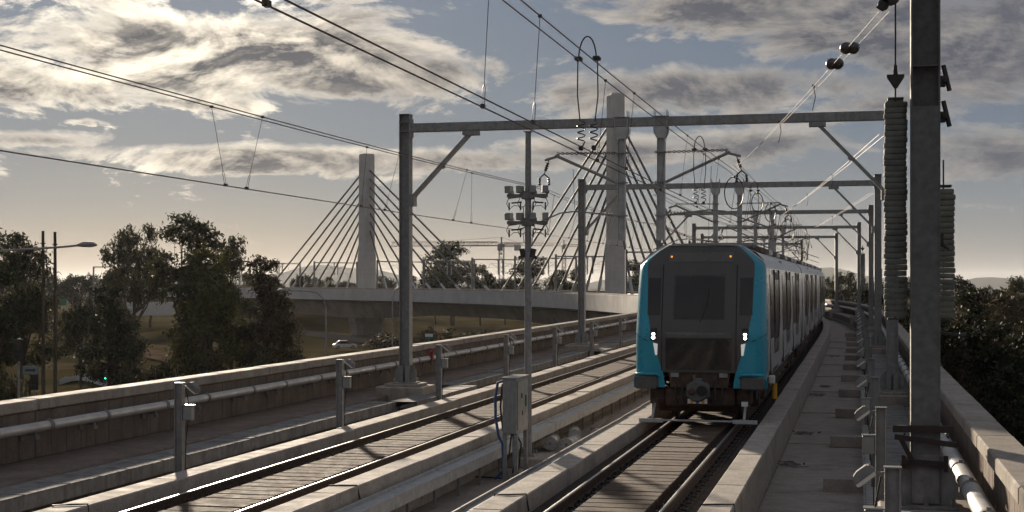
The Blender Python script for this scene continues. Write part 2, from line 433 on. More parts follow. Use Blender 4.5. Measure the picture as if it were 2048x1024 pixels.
# ledges along both parapets
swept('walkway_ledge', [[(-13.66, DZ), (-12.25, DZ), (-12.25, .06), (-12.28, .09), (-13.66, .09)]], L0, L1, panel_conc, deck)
swept('walkway_ledge', [[(.62, DZ), (1.56, DZ), (1.56, .02), (.62, .02)]], L0, L1, deck_conc, deck)
# kerbs in 4 m blocks, the far rest in one length
KERBS = [(-2.05, -1.61), (-4.98, -4.55), (-7.59, -7.17), (-10.52, -10.09)]
kb = {}
for ki, (ka, kc) in enumerate(KERBS):
    w = kc - ka
    mb = MB(); mb.box((0, 0, 0), (w, 3.985, .775), b=.018); me = mb.mesh('kerb_block', concrete_top)
    l = 11.7 + ki * .9
    while l < 112:
        c = P(l, (ka + kc) / 2, DZ + .3875 + random.Random(int(l * 10 + ki)).uniform(-.006, .006))
        obj('kerb_block', me, deck, c, H(l)); l += 4.0
    swept('kerb', [rect(ka, kc, DZ, .075, .018)], l - 2, L1, concrete_top, deck)
    swept('kerb', [rect(ka, kc, DZ, .075, .018)], L0, 11.7 + ki * .9 - 2.01, concrete_top, deck)
# transverse joints in the walkway: shallow recessed strips sit between raised deck bays
for i, (l, w_) in enumerate([(10 + k * 8.2, 8.17) for k in range(11)]):
    mb = MB(); mb.box((0, 0, 0), (2.2, w_, .03), b=.006)
    obj('deck_bay', mb.mesh('deck_bay', deck_conc), deck, P(l + w_ / 2, -.49, DZ + .012), H(l + 4))
# stub blocks on the walkway
me = MB().box((0, 0, 0), (.80, .42, .26), b=.012).mesh('stub_block', deck_conc)
for i in range(12):
    l = 19.4 + i * 7.4
    o = obj('concrete_block', me, None, P(l, -.2, DZ + .15), H(l))
    tag(o, 'low grey concrete stub block on the right walkway, %s from the camera' % ORD[i], 'block', 'stub blocks on the walkway')

# ------------------------------------------------------------------ tracks
def rail_profile(a, z):          # 60 kg rail, head top at z
    h = .17
    return [(a - .075, z - h), (a + .075, z - h), (a + .075, z - h + .014), (a + .012, z - h + .035), (a + .009, z - .05), (a + .036, z - .038), (a + .036, z - .006), (a + .03, z - .001)][:8] + \
           [(a - .03, z - .001), (a - .036, z - .006), (a - .036, z - .038), (a - .009, z - .05), (a - .012, z - h + .035), (a - .075, z - h + .014)]
def clip_mesh():
    mb = MB()
    mb.box((0, 0, .012), (.13, .17, .024), b=.006)
    pts = [(-.05 + .0 * k, -.05, .03) for k in range(1)] + [(-.055 + .11 * (k / 10), -.055 + .04 * math.sin(k * .9) + .011 * k, .035 + .055 * math.sin(math.pi * k / 10)) for k in range(11)]
    mb.tube(pts, .013, 5)
    mb.tube([(-.03, .045, .03), (0, .06, .075), (.045, .05, .06), (.055, .01, .04)], .013, 5)
    return mb.mesh('rail_clip', clip_m, 40)
CLIP = clip_mesh()
def make_track(ac, label):
    t = empty('railway_track', P(12, ac, DZ), 0, label, 'railway track', 'railway tracks on the viaduct')
    inv = Matrix.Translation(-t.location)
    def fix(o): o.location = Vector(o.location) - t.location; return o
    def S(name, profs, l0, l1, m, step=4., smooth=None):
        o = swept(name, profs, l0, l1, m, t, step, smooth); o.location = -t.location; return o
    SZ = -.175
    S('track_bed', [rect(ac - 1.24, ac + 1.24, DZ, SZ - .03)], L0, L1, dark_slab)
    for sgn in (-1, 1):
        a = ac + sgn * .7525
        S('rail', [rail_profile(a, 0)], L0, L1, rust, 4, 40)
        S('rail_head', [[(a - .020, -.004), (a + .020, -.004), (a + .020, .002), (a + .016, .004), (a - .016, .004), (a - .020, .002)]], L0, L1, railtop, 4, 60)
        S('rail_seat', [rect(a - .22, a + .22, SZ - .03, SZ)], L0, L1, dark_slab)
        l = 11.
        while l < 56:
            for side in (-1, 1):
                o = obj('rail_clip', CLIP, t, P(l, a + side * .135, SZ + .002) - t.location, H(l) + (0 if side > 0 else math.pi))
            l += .65
        S('rail_clips', [rect(a - .2, a - .09, SZ, SZ + .03), rect(a + .09, a + .2, SZ, SZ + .03)], 56, 190, clip_m)
    # ribbed slab between the rails: raised transverse ribs with open grooves
    w = .98
    me = MB().box((0, 0, 0), (w, .365, .15), b=.012).mesh('slab_rib', slab_conc)
    l = 9.6; rn = random.Random(int(-ac * 10))
    while l < 66:
        obj('slab_rib', me, t, P(l, ac + rn.uniform(-.008, .008), -.14 + rn.uniform(-.006, .004)) - t.location, H(l)); l += .41
    S('slab_centre', [rect(ac - w / 2, ac + w / 2, SZ, -.068)], l - .2, L1, slab_conc)
    # guard upstands either side of the ribs
    return t
make_track(-3.32, 'right hand slab track that the teal train stands on')
make_track(-8.84, 'empty left hand slab track beside the white pipe wall')

# ------------------------------------------------------------------ parapets
def make_parapet(side, label):
    inner = -13.68 if side < 0 else 1.58; outer = -14.0 if side < 0 else 1.90
    t = empty('parapet_wall', P(12, (inner + outer) / 2, DZ), 0, label, 'wall', 'viaduct parapets')
    def S(name, profs, l0, l1, m, step=4.):
        o = swept(name, profs, l0, l1, m, t, step); o.location = -t.location; return o
    lo, hi = min(inner, outer), max(inner, outer)
    S('wall_core', [rect(lo + .035, hi - .035, -2.1, .93)], L0, L1, joint_m)
    # inner panels: 2.5 m units cast with five vertical boards
    mb = MB()
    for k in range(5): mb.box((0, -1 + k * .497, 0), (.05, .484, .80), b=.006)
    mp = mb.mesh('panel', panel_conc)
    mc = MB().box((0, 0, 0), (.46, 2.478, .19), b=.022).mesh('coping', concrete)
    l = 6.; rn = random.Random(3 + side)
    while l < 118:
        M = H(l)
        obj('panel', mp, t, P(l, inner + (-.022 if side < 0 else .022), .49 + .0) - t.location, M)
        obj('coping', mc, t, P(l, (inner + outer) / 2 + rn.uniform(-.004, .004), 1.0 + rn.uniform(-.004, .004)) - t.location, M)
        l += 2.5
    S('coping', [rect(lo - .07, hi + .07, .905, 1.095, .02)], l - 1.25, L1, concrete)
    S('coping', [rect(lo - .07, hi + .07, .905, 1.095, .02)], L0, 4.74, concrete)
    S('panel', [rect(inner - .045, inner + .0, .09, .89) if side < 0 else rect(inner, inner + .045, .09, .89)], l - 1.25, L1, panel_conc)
    # pale outer fascia panels where the bridge shows its flank
    if side < 0:
        mo = MB().box((0, 0, 0), (.16, 2.47, 2.62), b=.03).mesh('fascia_panel', white_conc)
        q = 150.
        while q < 440:
            obj('fascia_panel', mo, t, P(q, outer - .05, -.42) - t.location, H(q)); q += 2.5
        S('fascia', [rect(outer - .12, outer + .0, -1.72, .9)], L0, 148.7, white_conc)
        S('fascia', [rect(outer - .12, outer + .0, -1.72, .9)], q - 1.2, L1, white_conc)
    else:
        S('fascia', [rect(outer, outer + .12, -1.72, .9)], L0, L1, white_conc)
    return t
make_parapet(-1, 'long concrete parapet wall carrying the white pipe left of the tracks')
make_parapet(1, 'concrete parapet wall along the right edge of the walkway')

# ------------------------------------------------------------------ cable stayed bridge: girder, piers, two towers, stays
LT = (247., 366.5)
bridge = empty('cable_stayed_bridge', P(LT[1], A0, GZ), 0, 'curved cable stayed railway bridge with two pale concrete towers', 'bridge')
def girder_depth(l):
    d = min(abs(l - LT[0]), abs(l - LT[1])); return 3.1 + 1.5 * math.exp(-(d / 22) ** 2)
def build_girder():
    ls = list(np.arange(-18, 470, 4.)); vs = []; fs = []
    for l in ls:
        b = -1.5 - girder_depth(l)
        for a, z in ((-12.6, -1.5), (-10.6, b), (-1.7, b), (.4, -1.5)): vs.append(P(l, a, z) - bridge.location)
    for i in range(len(ls) - 1):
        for k in range(4): fs.append((i * 4 + k, (i + 1) * 4 + k, (i + 1) * 4 + (k + 1) % 4, i * 4 + (k + 1) % 4))
    fs += [(0, 1, 2, 3), tuple((len(ls) - 1) * 4 + k for k in (3, 2, 1, 0))]
    MB().add(vs, fs).build('girder', girder_conc, bridge, 30)
build_girder()
def pier(l, w, d, tw):
    mb = MB(); top = -1.4 - girder_depth(l)
    g = GZ - 2 - zl(l)
    prof = []
    for s_, zz in ((1.0, g), (1.0, g + 1.5), (1.0 + tw * .4, (top + g) / 2), (1. + tw, top)):
        ring = []
        for x, y in ((-1, -.6), (-.6, -1), (.6, -1), (1, -.6), (1, .6), (.6, 1), (-.6, 1), (-1, .6)):
            ring.append((x * w / 2 * s_, y * d / 2, zz))
        prof.append(ring)
    vs = [v for r in prof for v in r]; fs = []
    for i in range(3):
        for k in range(8): fs.append((i * 8 + k, i * 8 + (k + 1) % 8, (i + 1) * 8 + (k + 1) % 8, (i + 1) * 8 + k))
    fs.append(tuple(24 + k for k in range(8)))
    mb.add(vs, fs); o = mb.build('pier', girder_conc, bridge)
    o.location = P(l, A0, 0) - bridge.location; o.rotation_euler = (0, 0, H(l))
for l in (20, 60, 100, 140, 180): pier(l, 4.6, 2.6, .3)
for l in LT: pier(l, 6.8, 5.2, .28)
pier(432, 5.6, 3., .3)
def tower(l, zt, w):
    mb = MB()
    # tapered shaft: thicker foot up to 7 m above the deck, a chamfer, then the slim shaft with recessed stay pockets
    def ring(wx, wy, z): return [(-wx, -wy, z), (wx, -wy, z), (wx, wy, z), (-wx, wy, z)]
    rs = [ring(w * 1.06, w * 1.2, DZ), ring(w * 1.05, w * 1.17, 9.0), ring(w * .94, w * 1.04, 9.9), ring(w * .9, w * .98, zt - .35), ring(w * .8, w * .88, zt)]
    vs = [v for r in rs for v in r]; fs = []
    for i in range(len(rs) - 1):
        for k in range(4): fs.append((i * 4 + k, i * 4 + (k + 1) % 4, (i + 1) * 4 + (k + 1) % 4, (i + 1) * 4 + k))
    fs.append((16, 17, 18, 19)); mb.add(vs, fs)
    t = mb.build('tower', white_conc, bridge); t.location = P(l, A0, 0) - bridge.location; t.rotation_euler = (0, 0, H(l))
    n = 8
    for sgn in (-1, 1):
        for k in range(n):
            za = zt - 4.0 - k * 2.05
            la = l + sgn * (9.5 + (n - 1 - k) * (4.9 if (sgn > 0 and l > 300) else 7.0))
            p0 = P(l + sgn * w * .9, A0, za); p1 = P(la, A0, DZ + .6)
            c = MB(); c.tube([p0 - bridge.location, p1 - bridge.location], .2, 8); c.build('stay_cable', stay_m, bridge, 40)
            d = (p0 - p1).normalized(); s = MB(); s.tube([p1 - bridge.location, p1 + d * 4.0 - bridge.location, p1 + d * 4.3 - bridge.location], [.27, .27, .15], 10); s.build('anchor_sleeve', galv_light, bridge, 40)
            a = MB(); a.box((0, sgn * w * .98, za), (.7, .34, .9), b=.08); o = a.build('anchor_box', white_conc, t)
stay_m = mat('stay_sheath', (.075, .072, .07), (.065, .062, .06), .7, 0, .5)
tower(LT[0], 34.5, 1.3); tower(LT[1], 33.5, 1.45)
# ------------------------------------------------------------------ overhead line portals
def h_section(mb, x, y, z0, z1, w, d, tf=.018, tw=.014, mi=0):
    """column with its web facing along the track; w across, d along"""
    mb.box((x - w / 2 + tf / 2, y, (z0 + z1) / 2), (tf, d, z1 - z0), mi)
    mb.box((x + w / 2 - tf / 2, y, (z0 + z1) / 2), (tf, d, z1 - z0), mi)
    mb.box((x, y, (z0 + z1) / 2), (w - 2 * tf - .001, tw, z1 - z0 - .002), mi)
    return mb
def insulator(mb, p0, p1, r=.05, n=7, mi=0):
    p0, p1 = Vector(p0), Vector(p1); d = p1 - p0; pts = []; rs = []
    for i in range(n * 2 + 1):
        pts.append(p0 + d * (i / (n * 2))); rs.append(r if i % 2 else r * .45)
    mb.tube(pts, rs, 8, mi)
def chain(mb, p0, p1, r=.02, n=16, mi=0):
    p0, p1 = Vector(p0), Vector(p1)
    for i in range(n):
        a = p0.lerp(p1, i / n); b = p0.lerp(p1, (i + 1.15) / n)
        z = Vector((0, 0, .022)) if i % 2 else Vector((0, .022, 0))
        mb.tube([a - z, b - z], r * .4, 4, mi); mb.tube([a + z, b + z], r * .4, 4, mi)
XL, XR, XP1, XP2 = -11.95 - A0, .85 - A0, -6.02 - A0, -4.98 - A0
def make_portal(full=True):
    t = empty('overhead_portal', (0, 0, 0))
    W = .29
    for x, sg in ((XL, 1), (XR, -1)):
        pl = MB(); pl.box((x, 0, (.30 + DZ) / 2), (1.35, 1.25, .30 - DZ), b=.03); pl.box((x, 0, .335), (.95, .9, .07), b=.01)
        pl.build('plinth', concrete, t)
        mb = MB(); h_section(mb, x, 0, .40, 7.66, W, .30)
        mb.box((x, 0, 7.667), (W + .02, .32, .014)); mb.box((x, -.1, 7.2), (W - .04, .1, .02)); mb.box((x, -.1, 7.45), (W - .04, .1, .02))
        m = mb.build('mast', galv, t)
        bp = MB(); bp.box((x, 0, .385), (.62, .62, .03), b=.004)
        for sx in (-1, 1):
            for sy in (-1, 1):
                bp.cyl((x + sx * .25, sy * .25, .40), (x + sx * .25, sy * .25, .49), .022, 6)
            bp.extrude([(x + sx * (W / 2), .40), (x + sx * (W / 2 + .15), .40), (x + sx * (W / 2 + .15), .72), (x + sx * (W / 2 + .03), .86), (x + sx * (W / 2), .86)], -.012, .012)
            for sy in (-.16, .16): bp.box((x + sx * .08, sy, .63), (.10, .014, .44))
        bp.build('base_plate', galv, m)
        if full:
            kb_ = MB(); xb = x + sg * 1.86
            for dy in (-.085, .085):
                kb_.bar((x + sg * (W / 2 - .02), dy, 5.33), (xb, dy, 7.16), .055, .085)
            kb_.box((x + sg * .21, 0, 5.32), (.12, .3, .3)); kb_.box((xb - sg * .02, 0, 7.12), (.42, .3, .11)); kb_.bar((x + sg * 1.0, 0, 6.22), (x + sg * 1.06, 0, 6.28), .24, .12)
            kb_.build('knee_brace', galv, t)
    mb = MB(); mb.box(((XL + XR) / 2, 0, 7.30), (XR - XL - W - .006, .22, .235), b=.012)
    for x in (XL + W / 2 + .016, XR - W / 2 - .016): mb.box((x, 0, 7.30), (.03, .31, .5))
    bm = mb.build('cross_beam', galv, t)
    posts = []
    for x in ((XP1, XP2) if full else (XP1, XP2)):
        mb = MB(); h_section(mb, x, 0, 4.2, 6.98, .2, .2, .014, .012)
        mb.build('drop_post', galv_light, t)
        cl = MB()
        cl.extrude([(x - .19, 7.17), (x + .19, 7.17), (x + .19, 7.02), (x + .11, 6.86), (x - .11, 6.86), (x - .19, 7.02)], -.125, -.112)
        cl.extrude([(x - .19, 7.17), (x + .19, 7.17), (x + .19, 7.02), (x + .11, 6.86), (x - .11, 6.86), (x - .19, 7.02)], .112, .125)
        for sx in (-1, 1):
            for sy in (-1, 1): cl.cyl((x + sx * .165, sy * .14, 6.98), (x + sx * .165, sy * .14, 7.58), .013, 5)
        cl.box((x, 0, 7.43), (.42, .3, .014))
        cl.build('beam_clamp', galv_light, t)
        for z in (6.5, 5.72, 4.85): MB().box((x, 0, z), (.30, .24, .035)).build('collar', galv, t)
    for x, sg, reach in ((XP1, -1, 1.78), (XP2, 1, 1.78)):
        mb = MB(); tip = (x + sg * reach, 0, 6.47)
        mb.tube([(x + sg * .12, 0, 5.72), tip], .042, 8)
        mb.tube([(tip[0] - sg * .12, 0, 6.46), (tip[0] + sg * .28, 0, 6.35)], .035, 6)
        ca = mb.build('cantilever', galv, t, 40)
        ch = MB(); chain(ch, (x + sg * .12, 0, 6.50), (tip[0] - sg * .05, 0, 6.52), .03, 26 if full else 8); ch.build('tie_chain', iron, ca)
        ins = MB(); e = (tip[0] + sg * .16, 0, 6.38); f = (tip[0] + sg * .30, 0, 5.98)
        ins.tube([e, f], .014, 5); insulator(ins, Vector(e).lerp(Vector(f), .25), Vector(e).lerp(Vector(f), .8), .055, 4)
        ins.tube([f, (f[0] - .11, 0, f[2] - .09), (f[0] - .13, 0, f[2] - .26)], .02, 5); ins.tube([f, (f[0] + .11, 0, f[2] - .09), (f[0] + .13, 0, f[2] - .26)], .02, 5)
        insulator(ins, (f[0] - .12, 0, f[2] - .1), (f[0] - .13, 0, f[2] - .3), .045, 3); insulator(ins, (f[0] + .12, 0, f[2] - .1), (f[0] + .13, 0, f[2] - .3), .045, 3)
        ins.build('insulator', insul, ca, 40)
        ra = MB(); q = (x + sg * 2.75, 0, 4.52)
        ra.tube([(x + sg * .12, 0, 4.86), (x + sg * 1.25, 0, 4.98), (x + sg * 1.65, 0, 4.94), (x + sg * 2.1, 0, 4.75), q], .02, 6)
        ra.tube([(x + sg * 1.25, 0, 4.98), (x + sg * 1.3, 0, 6.1)], .008, 4)
        insulator(ra, (x + sg * .2, 0, 4.87), (x + sg * .62, 0, 4.915), .05, 5)
        ra.build('registration_arm', galv, t, 40)
    return t
PORTAL_L = [37.7, 63.6, 89.8, 116., 142., 168., 194., 220., 262., 284., 306., 330., 352., 381., 405., 430.]
PL = ['grey steel portal over both tracks nearest the camera, in front of the train',
      'second grey steel portal from the camera, over the front of the train', 'third grey steel portal along the tracks, above the train roof',
      'fourth grey steel portal along the tracks, above the train roof', 'fifth steel portal along the tracks, behind the train roof',
      'sixth steel portal along the tracks, above the tail of the train', 'seventh steel portal along the tracks, behind the train', 'eighth steel portal along the tracks, just before the right bridge tower',
      'steel portal on the bridge just left of the right tower', 'second steel portal on the bridge left of the right tower', 'third steel portal on the bridge left of the right tower',
      'middle steel portal on the bridge between the dark trees and left stays', 'steel portal on the bridge just right of the left tower', 'steel portal on the bridge just left of the left tower',
      'second steel portal on the bridge left of the left tower', 'leftmost steel portal at the far end of the bridge']
p0 = make_portal(True); pf = make_portal(False)
used = [False, False]
for i, l in enumerate(PORTAL_L):
    k = 0 if i < 6 else 1
    src = (p0, pf)[k]
    o = src if not used[k] else copy_tree(src); used[k] = True
    place(o, l, A0, 0); tag(o, PL[i], 'portal', 'overhead line portals')

# ------------------------------------------------------------------ overhead wires
WR = .0075
def wire_pts(nodes, l0, l1, sag, off=0.):
    """nodes: (l,a,z) supports; returns points with a parabolic sag in each span"""
    out = []
    for (la, aa, za), (lb, ab, zb) in zip(nodes[:-1], nodes[1:]):
        n = max(4, int((lb - la) / 2.5))
        for k in range(n):
            t = k / n; l = la + (lb - la) * t
            if l < l0 or l > l1: continue
            out.append(P(l, aa + (ab - aa) * t + off, za + (zb - za) * t - 4 * sag * t * (1 - t) * min(1, (lb - la) / 26)))
    la, aa, za = nodes[-1]
    out.append(P(la, aa + off, za)); return out
def interp(nodes, l, sag):
    for (la, aa, za), (lb, ab, zb) in zip(nodes[:-1], nodes[1:]):
        if la <= l <= lb:
            t = (l - la) / (lb - la)
            return aa + (ab - aa) * t, za + (zb - za) * t - 4 * sag * t * (1 - t) * min(1, (lb - la) / 26)
def overhead_line(label, ac, sg, zc, zm, c_twin, drops, mstag):
    nodes_m = [(-14, ac - .05, zm + .02), (12, ac - .05, zm + .05)] if False else [(-14., ac - .1, zm + .05)]
    nodes_c = [(-14., ac - .15, zc)]
    for i, l in enumerate(PORTAL_L):
        st = mstag if i == 0 else (.22 if i % 2 else -.18)
        nodes_m.append((l, ac + st, zm)); nodes_c.append((l, ac + st * .55 - .1, zc))
    t = empty('overhead_line', P(14, ac, zc), 0, label, 'overhead wire', 'overhead contact lines')
    def B(mb, name, m): o = mb.build(name, m, t, 50); o.location = -t.location; return o
    for off in (-.085, .085):
        mb = MB(); mb.tube(wire_pts(nodes_m, -14, 440, .20, off), WR * 1.05, 6); B(mb, 'messenger_wire', copper)
    for off in c_twin:
        mb = MB(); mb.tube(wire_pts(nodes_c, -14, 440, .03, off), WR * 1.05, 6); B(mb, 'contact_wire', copper)
    for l, off, slant in drops:
        am, z1 = interp(nodes_m, l, .20); a2, z2 = interp(nodes_c, l, .03)
        top = P(l, am + off, z1); bot = P(l + slant, a2 + (c_twin[0] if off < 0 else c_twin[-1]), z2)
        mb = MB(); d = (bot - top)
        mb.tube([top, top + d * .80], .0034 if l < 36 else .0062, 4)
        e = top + d * .80; f = bot; s_ = Vector((.013, 0, 0))
        mb.tube([e, e + (f - e) * .15 + s_, e + (f - e) * .85 + s_, f], .0038, 4); mb.tube([e, e + (f - e) * .15 - s_, e + (f - e) * .85 - s_, f], .0038, 4)
        mb.box(top, (.035, .05, .03)); mb.box(bot + Vector((0, 0, .01)), (.035, .07, .04))
        B(mb, 'dropper', wire_m)
    return t
dl_ = [(12.3, -.085, 0), (18.1, -.085, .7), (19.4, .085, .1), (24.3, -.085, .1), (25.6, .085, .1), (30.2, .085, .1), (31.2, -.085, .6)]
dl_ += [(40 + k * 3.1, (-.085, .085)[k % 2], .1) for k in range(26)]
overhead_line('copper contact and messenger wires over the empty left track', -8.62, -1, 4.46, 5.62, (0.,), dl_, .42)
dr_ = [(8.0, -.085, .1), (13.0, -.085, .2), (14.4, .085, .2), (19.2, -.085, .1), (20.6, .085, .1), (25.5, -.085, .1), (27.0, .085, .1), (31.4, -.085, .1), (33.0, .085, .1)]
dr_ += [(39.5 + k * 2.7, (-.085, .085)[k % 2], .1) for k in range(38)]
overhead_line('copper contact and messenger wires over the right track and train', -3.26, 1, 4.74, 5.95, (-.085, .085), dr_, .15)
def overlap_line(label, nodes_m, nodes_c, drops):
    t = empty('overhead_line', P(*nodes_c[0]), 0, label, 'overhead wire', 'overhead contact lines')
    for nm, nd, off in (('messenger_wire', nodes_m, -.08), ('messenger_wire', nodes_m, .08), ('contact_wire', nodes_c, -.06), ('contact_wire', nodes_c, .06)):
        mb = MB(); mb.tube(wire_pts(nd, -99, 999, .12, off), WR, 5); o = mb.build(nm, copper, t, 50); o.location = -t.location
    for l in drops:
        a1, z1 = interp(nodes_m, l, .12); a2, z2 = interp(nodes_c, l, .12)
        mb = MB(); mb.tube([P(l, a1, z1), P(l + .1, a2, z2)], .0065, 4); mb.box(P(l, a2, z2), (.05, .07, .06)); o = mb.build('dropper', wire_m, t); o.location = -t.location
overlap_line('overlapping wires leaving the train roof line towards the second portal mast', [(37.9, -3.05, 6.15), (63.6, -2.75, 6.05), (89.8, -2.9, 5.9), (142, -3.4, 5.9)], [(52, -2.9, 5.2), (63.6, -2.8, 5.05), (89.8, -3.0, 4.85), (142, -3.4, 4.8)], [53 + k * 3.3 for k in range(20)])
overlap_line('overlapping wires over the middle between the tracks beyond the first portal', [(37.7, -5.1, 5.4), (63.6, -5.1, 5.5), (116, -5.2, 5.5)], [(37.7, -5.1, 4.6), (63.6, -5.1, 4.7), (116, -5.2, 4.7)], [44 + k * 7.3 for k in range(9)])
# jumper loops between messenger and contact wires
def coil(a, b, r, n=4):
    a, b = Vector(a), Vector(b); pts = []
    for k in range(n * 8 + 1):
        t = k / (n * 8); pts.append(a.lerp(b, t) + Vector((math.cos(t * n * 2 * math.pi), math.sin(t * n * 2 * math.pi), 0)) * r)
    return pts
def jumper(l, ac, zc, zm, s, label):
    t = empty('wire_jumper', P(l, ac, zc), H(l), label, 'wire jumper', 'jumper loops on the overhead wires')
    up = zm - zc
    for x, w in ((-.1, -1), (.12, 1)):
        mb = MB()
        pts = [(x * 1.05, w * .05, up + .02), (x * 1.1, w * .05, up * .6), (x * .8, w * .04, up * .32)] + coil((x * .7, 0, up * .30), (x * .75, 0, up * .09), .05 * s, 3) + [(x * .75, 0, 0.)]
        mb.tube(pts, .0085, 5); mb.build('jumper_tail', wire_m, t, 50)
        c = MB(); c.box((x * 1.05, 0, up + .02), (.09, .12, .05), b=.01); c.box((x * .75, 0, .02), (.05, .08, .06), b=.01); c.build('clamp', iron, t)
    mb = MB(); pts = [(-.105 + .225 * (1 - math.cos(math.pi * k / 10)) / 2, 0, up + .30 * s * math.sin(math.pi * k / 10)) for k in range(11)]
    mb.tube(pts, .0095, 6); mb.build('loop', wire_m, t, 50)
jumper(17.9, -3.30, 4.74, 5.86, 1.0, 'tall looped wire jumper with coiled tails above the right track, nearest the camera')
jumper(30.4, -3.22, 4.74, 5.86, 1.0, 'smaller looped wire jumper left of the cantilever over the train')
def ring_loop(l, ac, z, r, label):
    mb = MB(); pts = [(r * .62 * math.cos(2 * math.pi * k / 16), 0, r * math.sin(2 * math.pi * k / 16)) for k in range(17)]
    mb.tube(pts, .015, 5)
    mb.box((0, 0, r), (.05, .06, .07)); o = mb.build('wire_ring', wire_m, None, 50); place(o, l, ac, z); o.rotation_euler[2] += .35
    tag(o, label, 'wire loop', 'round wire loops over the train')
jumper(44.5, -3.05, 4.74, 5.86, 1.0, 'looped wire jumper just beyond the nearest portal over the train')
jumper(57., -3.2, 4.74, 5.86, 1.0, 'looped wire jumper in front of the second portal over the train')
ring_loop(46, -3.05, 5.6, .30, 'small round wire loop just beyond the nearest portal')
ring_loop(38.4, -3.15, 5.45, .42, 'large round wire loop hanging beside the cantilever of the nearest portal')
ring_loop(52, -3.0, 5.55, .32, 'small round wire loop between the first and second portals')
ring_loop(65, -3.0, 5.35, .50, 'round wire loop hanging below the second portal above the train')
ring_loop(92, -3.3, 5.35, .55, 'round wire loop hanging below the third portal above the train')

tension_m = mat('bare_tension_wire', (.15, .145, .14), (.12, .115, .11), .7, .1, 8, spec=.3)
# anchor (tension) wires running out to the masts on the right
def anchor_line(label, pts_a, spread, ins_t, ties, wm=None, r=.0052):
    p, q = Vector(pts_a[0]), Vector(pts_a[1])
    t = empty('tension_wire', p, 0, label, 'tension wire', 'tension wires anchored on the right'); o0 = p
    d = q - p; side = Vector((-d.y, d.x, 0)).normalized()
    for s in (-1, 1):
        a = p - side * s * .01; b = q + side * s * spread * .5
        mid = (a + b) / 2 - Vector((0, 0, .06))
        mb = MB(); mb.tube([a - o0, a.lerp(mid, .5) - o0 - Vector((0, 0, .015)), mid - o0, mid.lerp(b, .5) - o0 - Vector((0, 0, .015)), b - o0], r, 6); mb.build('wire', wm or tension_m, t, 50)
        for k, ti in enumerate(ins_t):
            c = a.lerp(b, ti); e = MB(); dd = d.normalized()
            e.tube([c - dd * .1 - o0, c - dd * .075 - o0, c - dd * .03 - o0, c + dd * .03 - o0, c + dd * .075 - o0, c + dd * .1 - o0], [.02, .062, .088, .088, .062, .02], 12); e.build('insulator_ball', insul, t, 50)
    for ti in ties:
        c = p.lerp(q, ti); mb = MB(); mb.tube([c - o0, c - o0 + Vector((.03, .02, -.18)), c - o0 + Vector((-.02, 0, -.42))], .007, 5); mb.box(c - o0, (.05, .05, .05)); mb.build('tie', wire_m, t, 40)
    return t
MA = (.83, 19.0)                    # anchor mast: a, l
pul = P(MA[1], .47, 6.66)
anchor_line('bright twin tension wires with dark insulator balls running up to the anchor mast', (P(37.9, -3.0, 6.13), pul + Vector((-.13, .35, -.08))), .13, (.795, .865), (.44, .68))
anchor_line('twin tension wires rising to the right mast of the nearest portal', (P(63.4, -3.1, 6.0), P(38.0, .62, 6.86)), .16, (), (.35, .62), wire_m, .007)
anchor_line('twin tension wires rising to the right mast of the second portal', (P(89.6, -3.1, 6.0), P(64.0, .62, 6.9)), .16, (), (.5,), wire_m, .007)

# ------------------------------------------------------------------ anchor mast with balance weights (right foreground)
mast = empty('anchor_mast', P(MA[1], MA[0], .26), 0, 'tall dark steel anchor mast in the right foreground', 'mast')
W = .355
mb = MB(); h_section(mb, 0, 0, .03, 8.4, W, .34, .022, .016)
for z in (5.53, 6.9): mb.box((0, -.09, z), (W - .05, .14, .016))
mb.build('column', mast_face, mast)
mb = MB(); mb.box((0, -.165, 2.52), (W - .046, .012, 5.0), b=.003); mb.build('cover_plate', mast_face, mast)
mb = MB(); mb.box((0, 0, .015), (.78, .72, .03), b=.004)
for sx in (-1, 1):
    mb.extrude([(sx * .18, .03), (sx * .36, .03), (sx * .36, .40), (sx * .22, .62), (sx * .18, .62)], -.16, -.145)
    mb.extrude([(sx * .18, .03), (sx * .36, .03), (sx * .36, .40), (sx * .22, .62), (sx * .18, .62)], .145, .16)
    for sy in (-1, 1):
        mb.cyl((sx * .3, sy * .28, .03), (sx * .3, sy * .28, .13), .025, 6)
mb.box((0, -.185, .36), (W - .02, .016, .62), b=.004)
mb.cyl((0, -.27, .03), (0, -.27, .12), .03, 6); mb.cyl((0, -.27, .12), (0, -.27, .15), .018, 6)
mb.build('base_plate', galv_dark, mast)
mb = MB(); mb.box((0, 0, -.48), (1.15, 1.3, .955), b=.03); mb.build('plinth', concrete, mast)
mb = MB()
mb.bar((-.40, -.24, .985), (.33, -.20, .985), .07, .085); mb.bar((-.38, -.30, .89), (.36, -.27, .80), .05, .065)
mb.bar((-.30, -.26, .86), (-.17, -.26, .60), .05, .06); mb.bar((-.28, -.25, .575), (.26, -.25, .545), .06, .075)
for x, z in ((-.26, .93), (.26, .90), (-.2, .57), (.2, .56)): mb.cyl((x, -.34, z), (x, .2, z), .014, 6)
mb.bar((-.27, -.24, .66), (-.27, -.24, .50), .06, .05); mb.bar((.24, -.24, .66), (.24, -.24, .46), .06, .05)
mb.build('clamp_bracket', timber_dark, mast)
for z in (5.35, 4.9):
    mb = MB(); mb.box((.215, .05, z), (.07, .2, .12)); mb.bar((.22, 0, z + .2), (.30, .06, z - .12), .03, .05); mb.cyl((.25, -.1, z), (.25, .2, z), .03, 8); mb.build('side_bracket', iron, mast)
mb = MB(); mb.box((.2, .1, 3.35), (.05, .16, .16)); mb.bar((.2, .05, 3.3), (.29, .05, 3.22), .04, .04); mb.build('side_bracket', iron, mast)
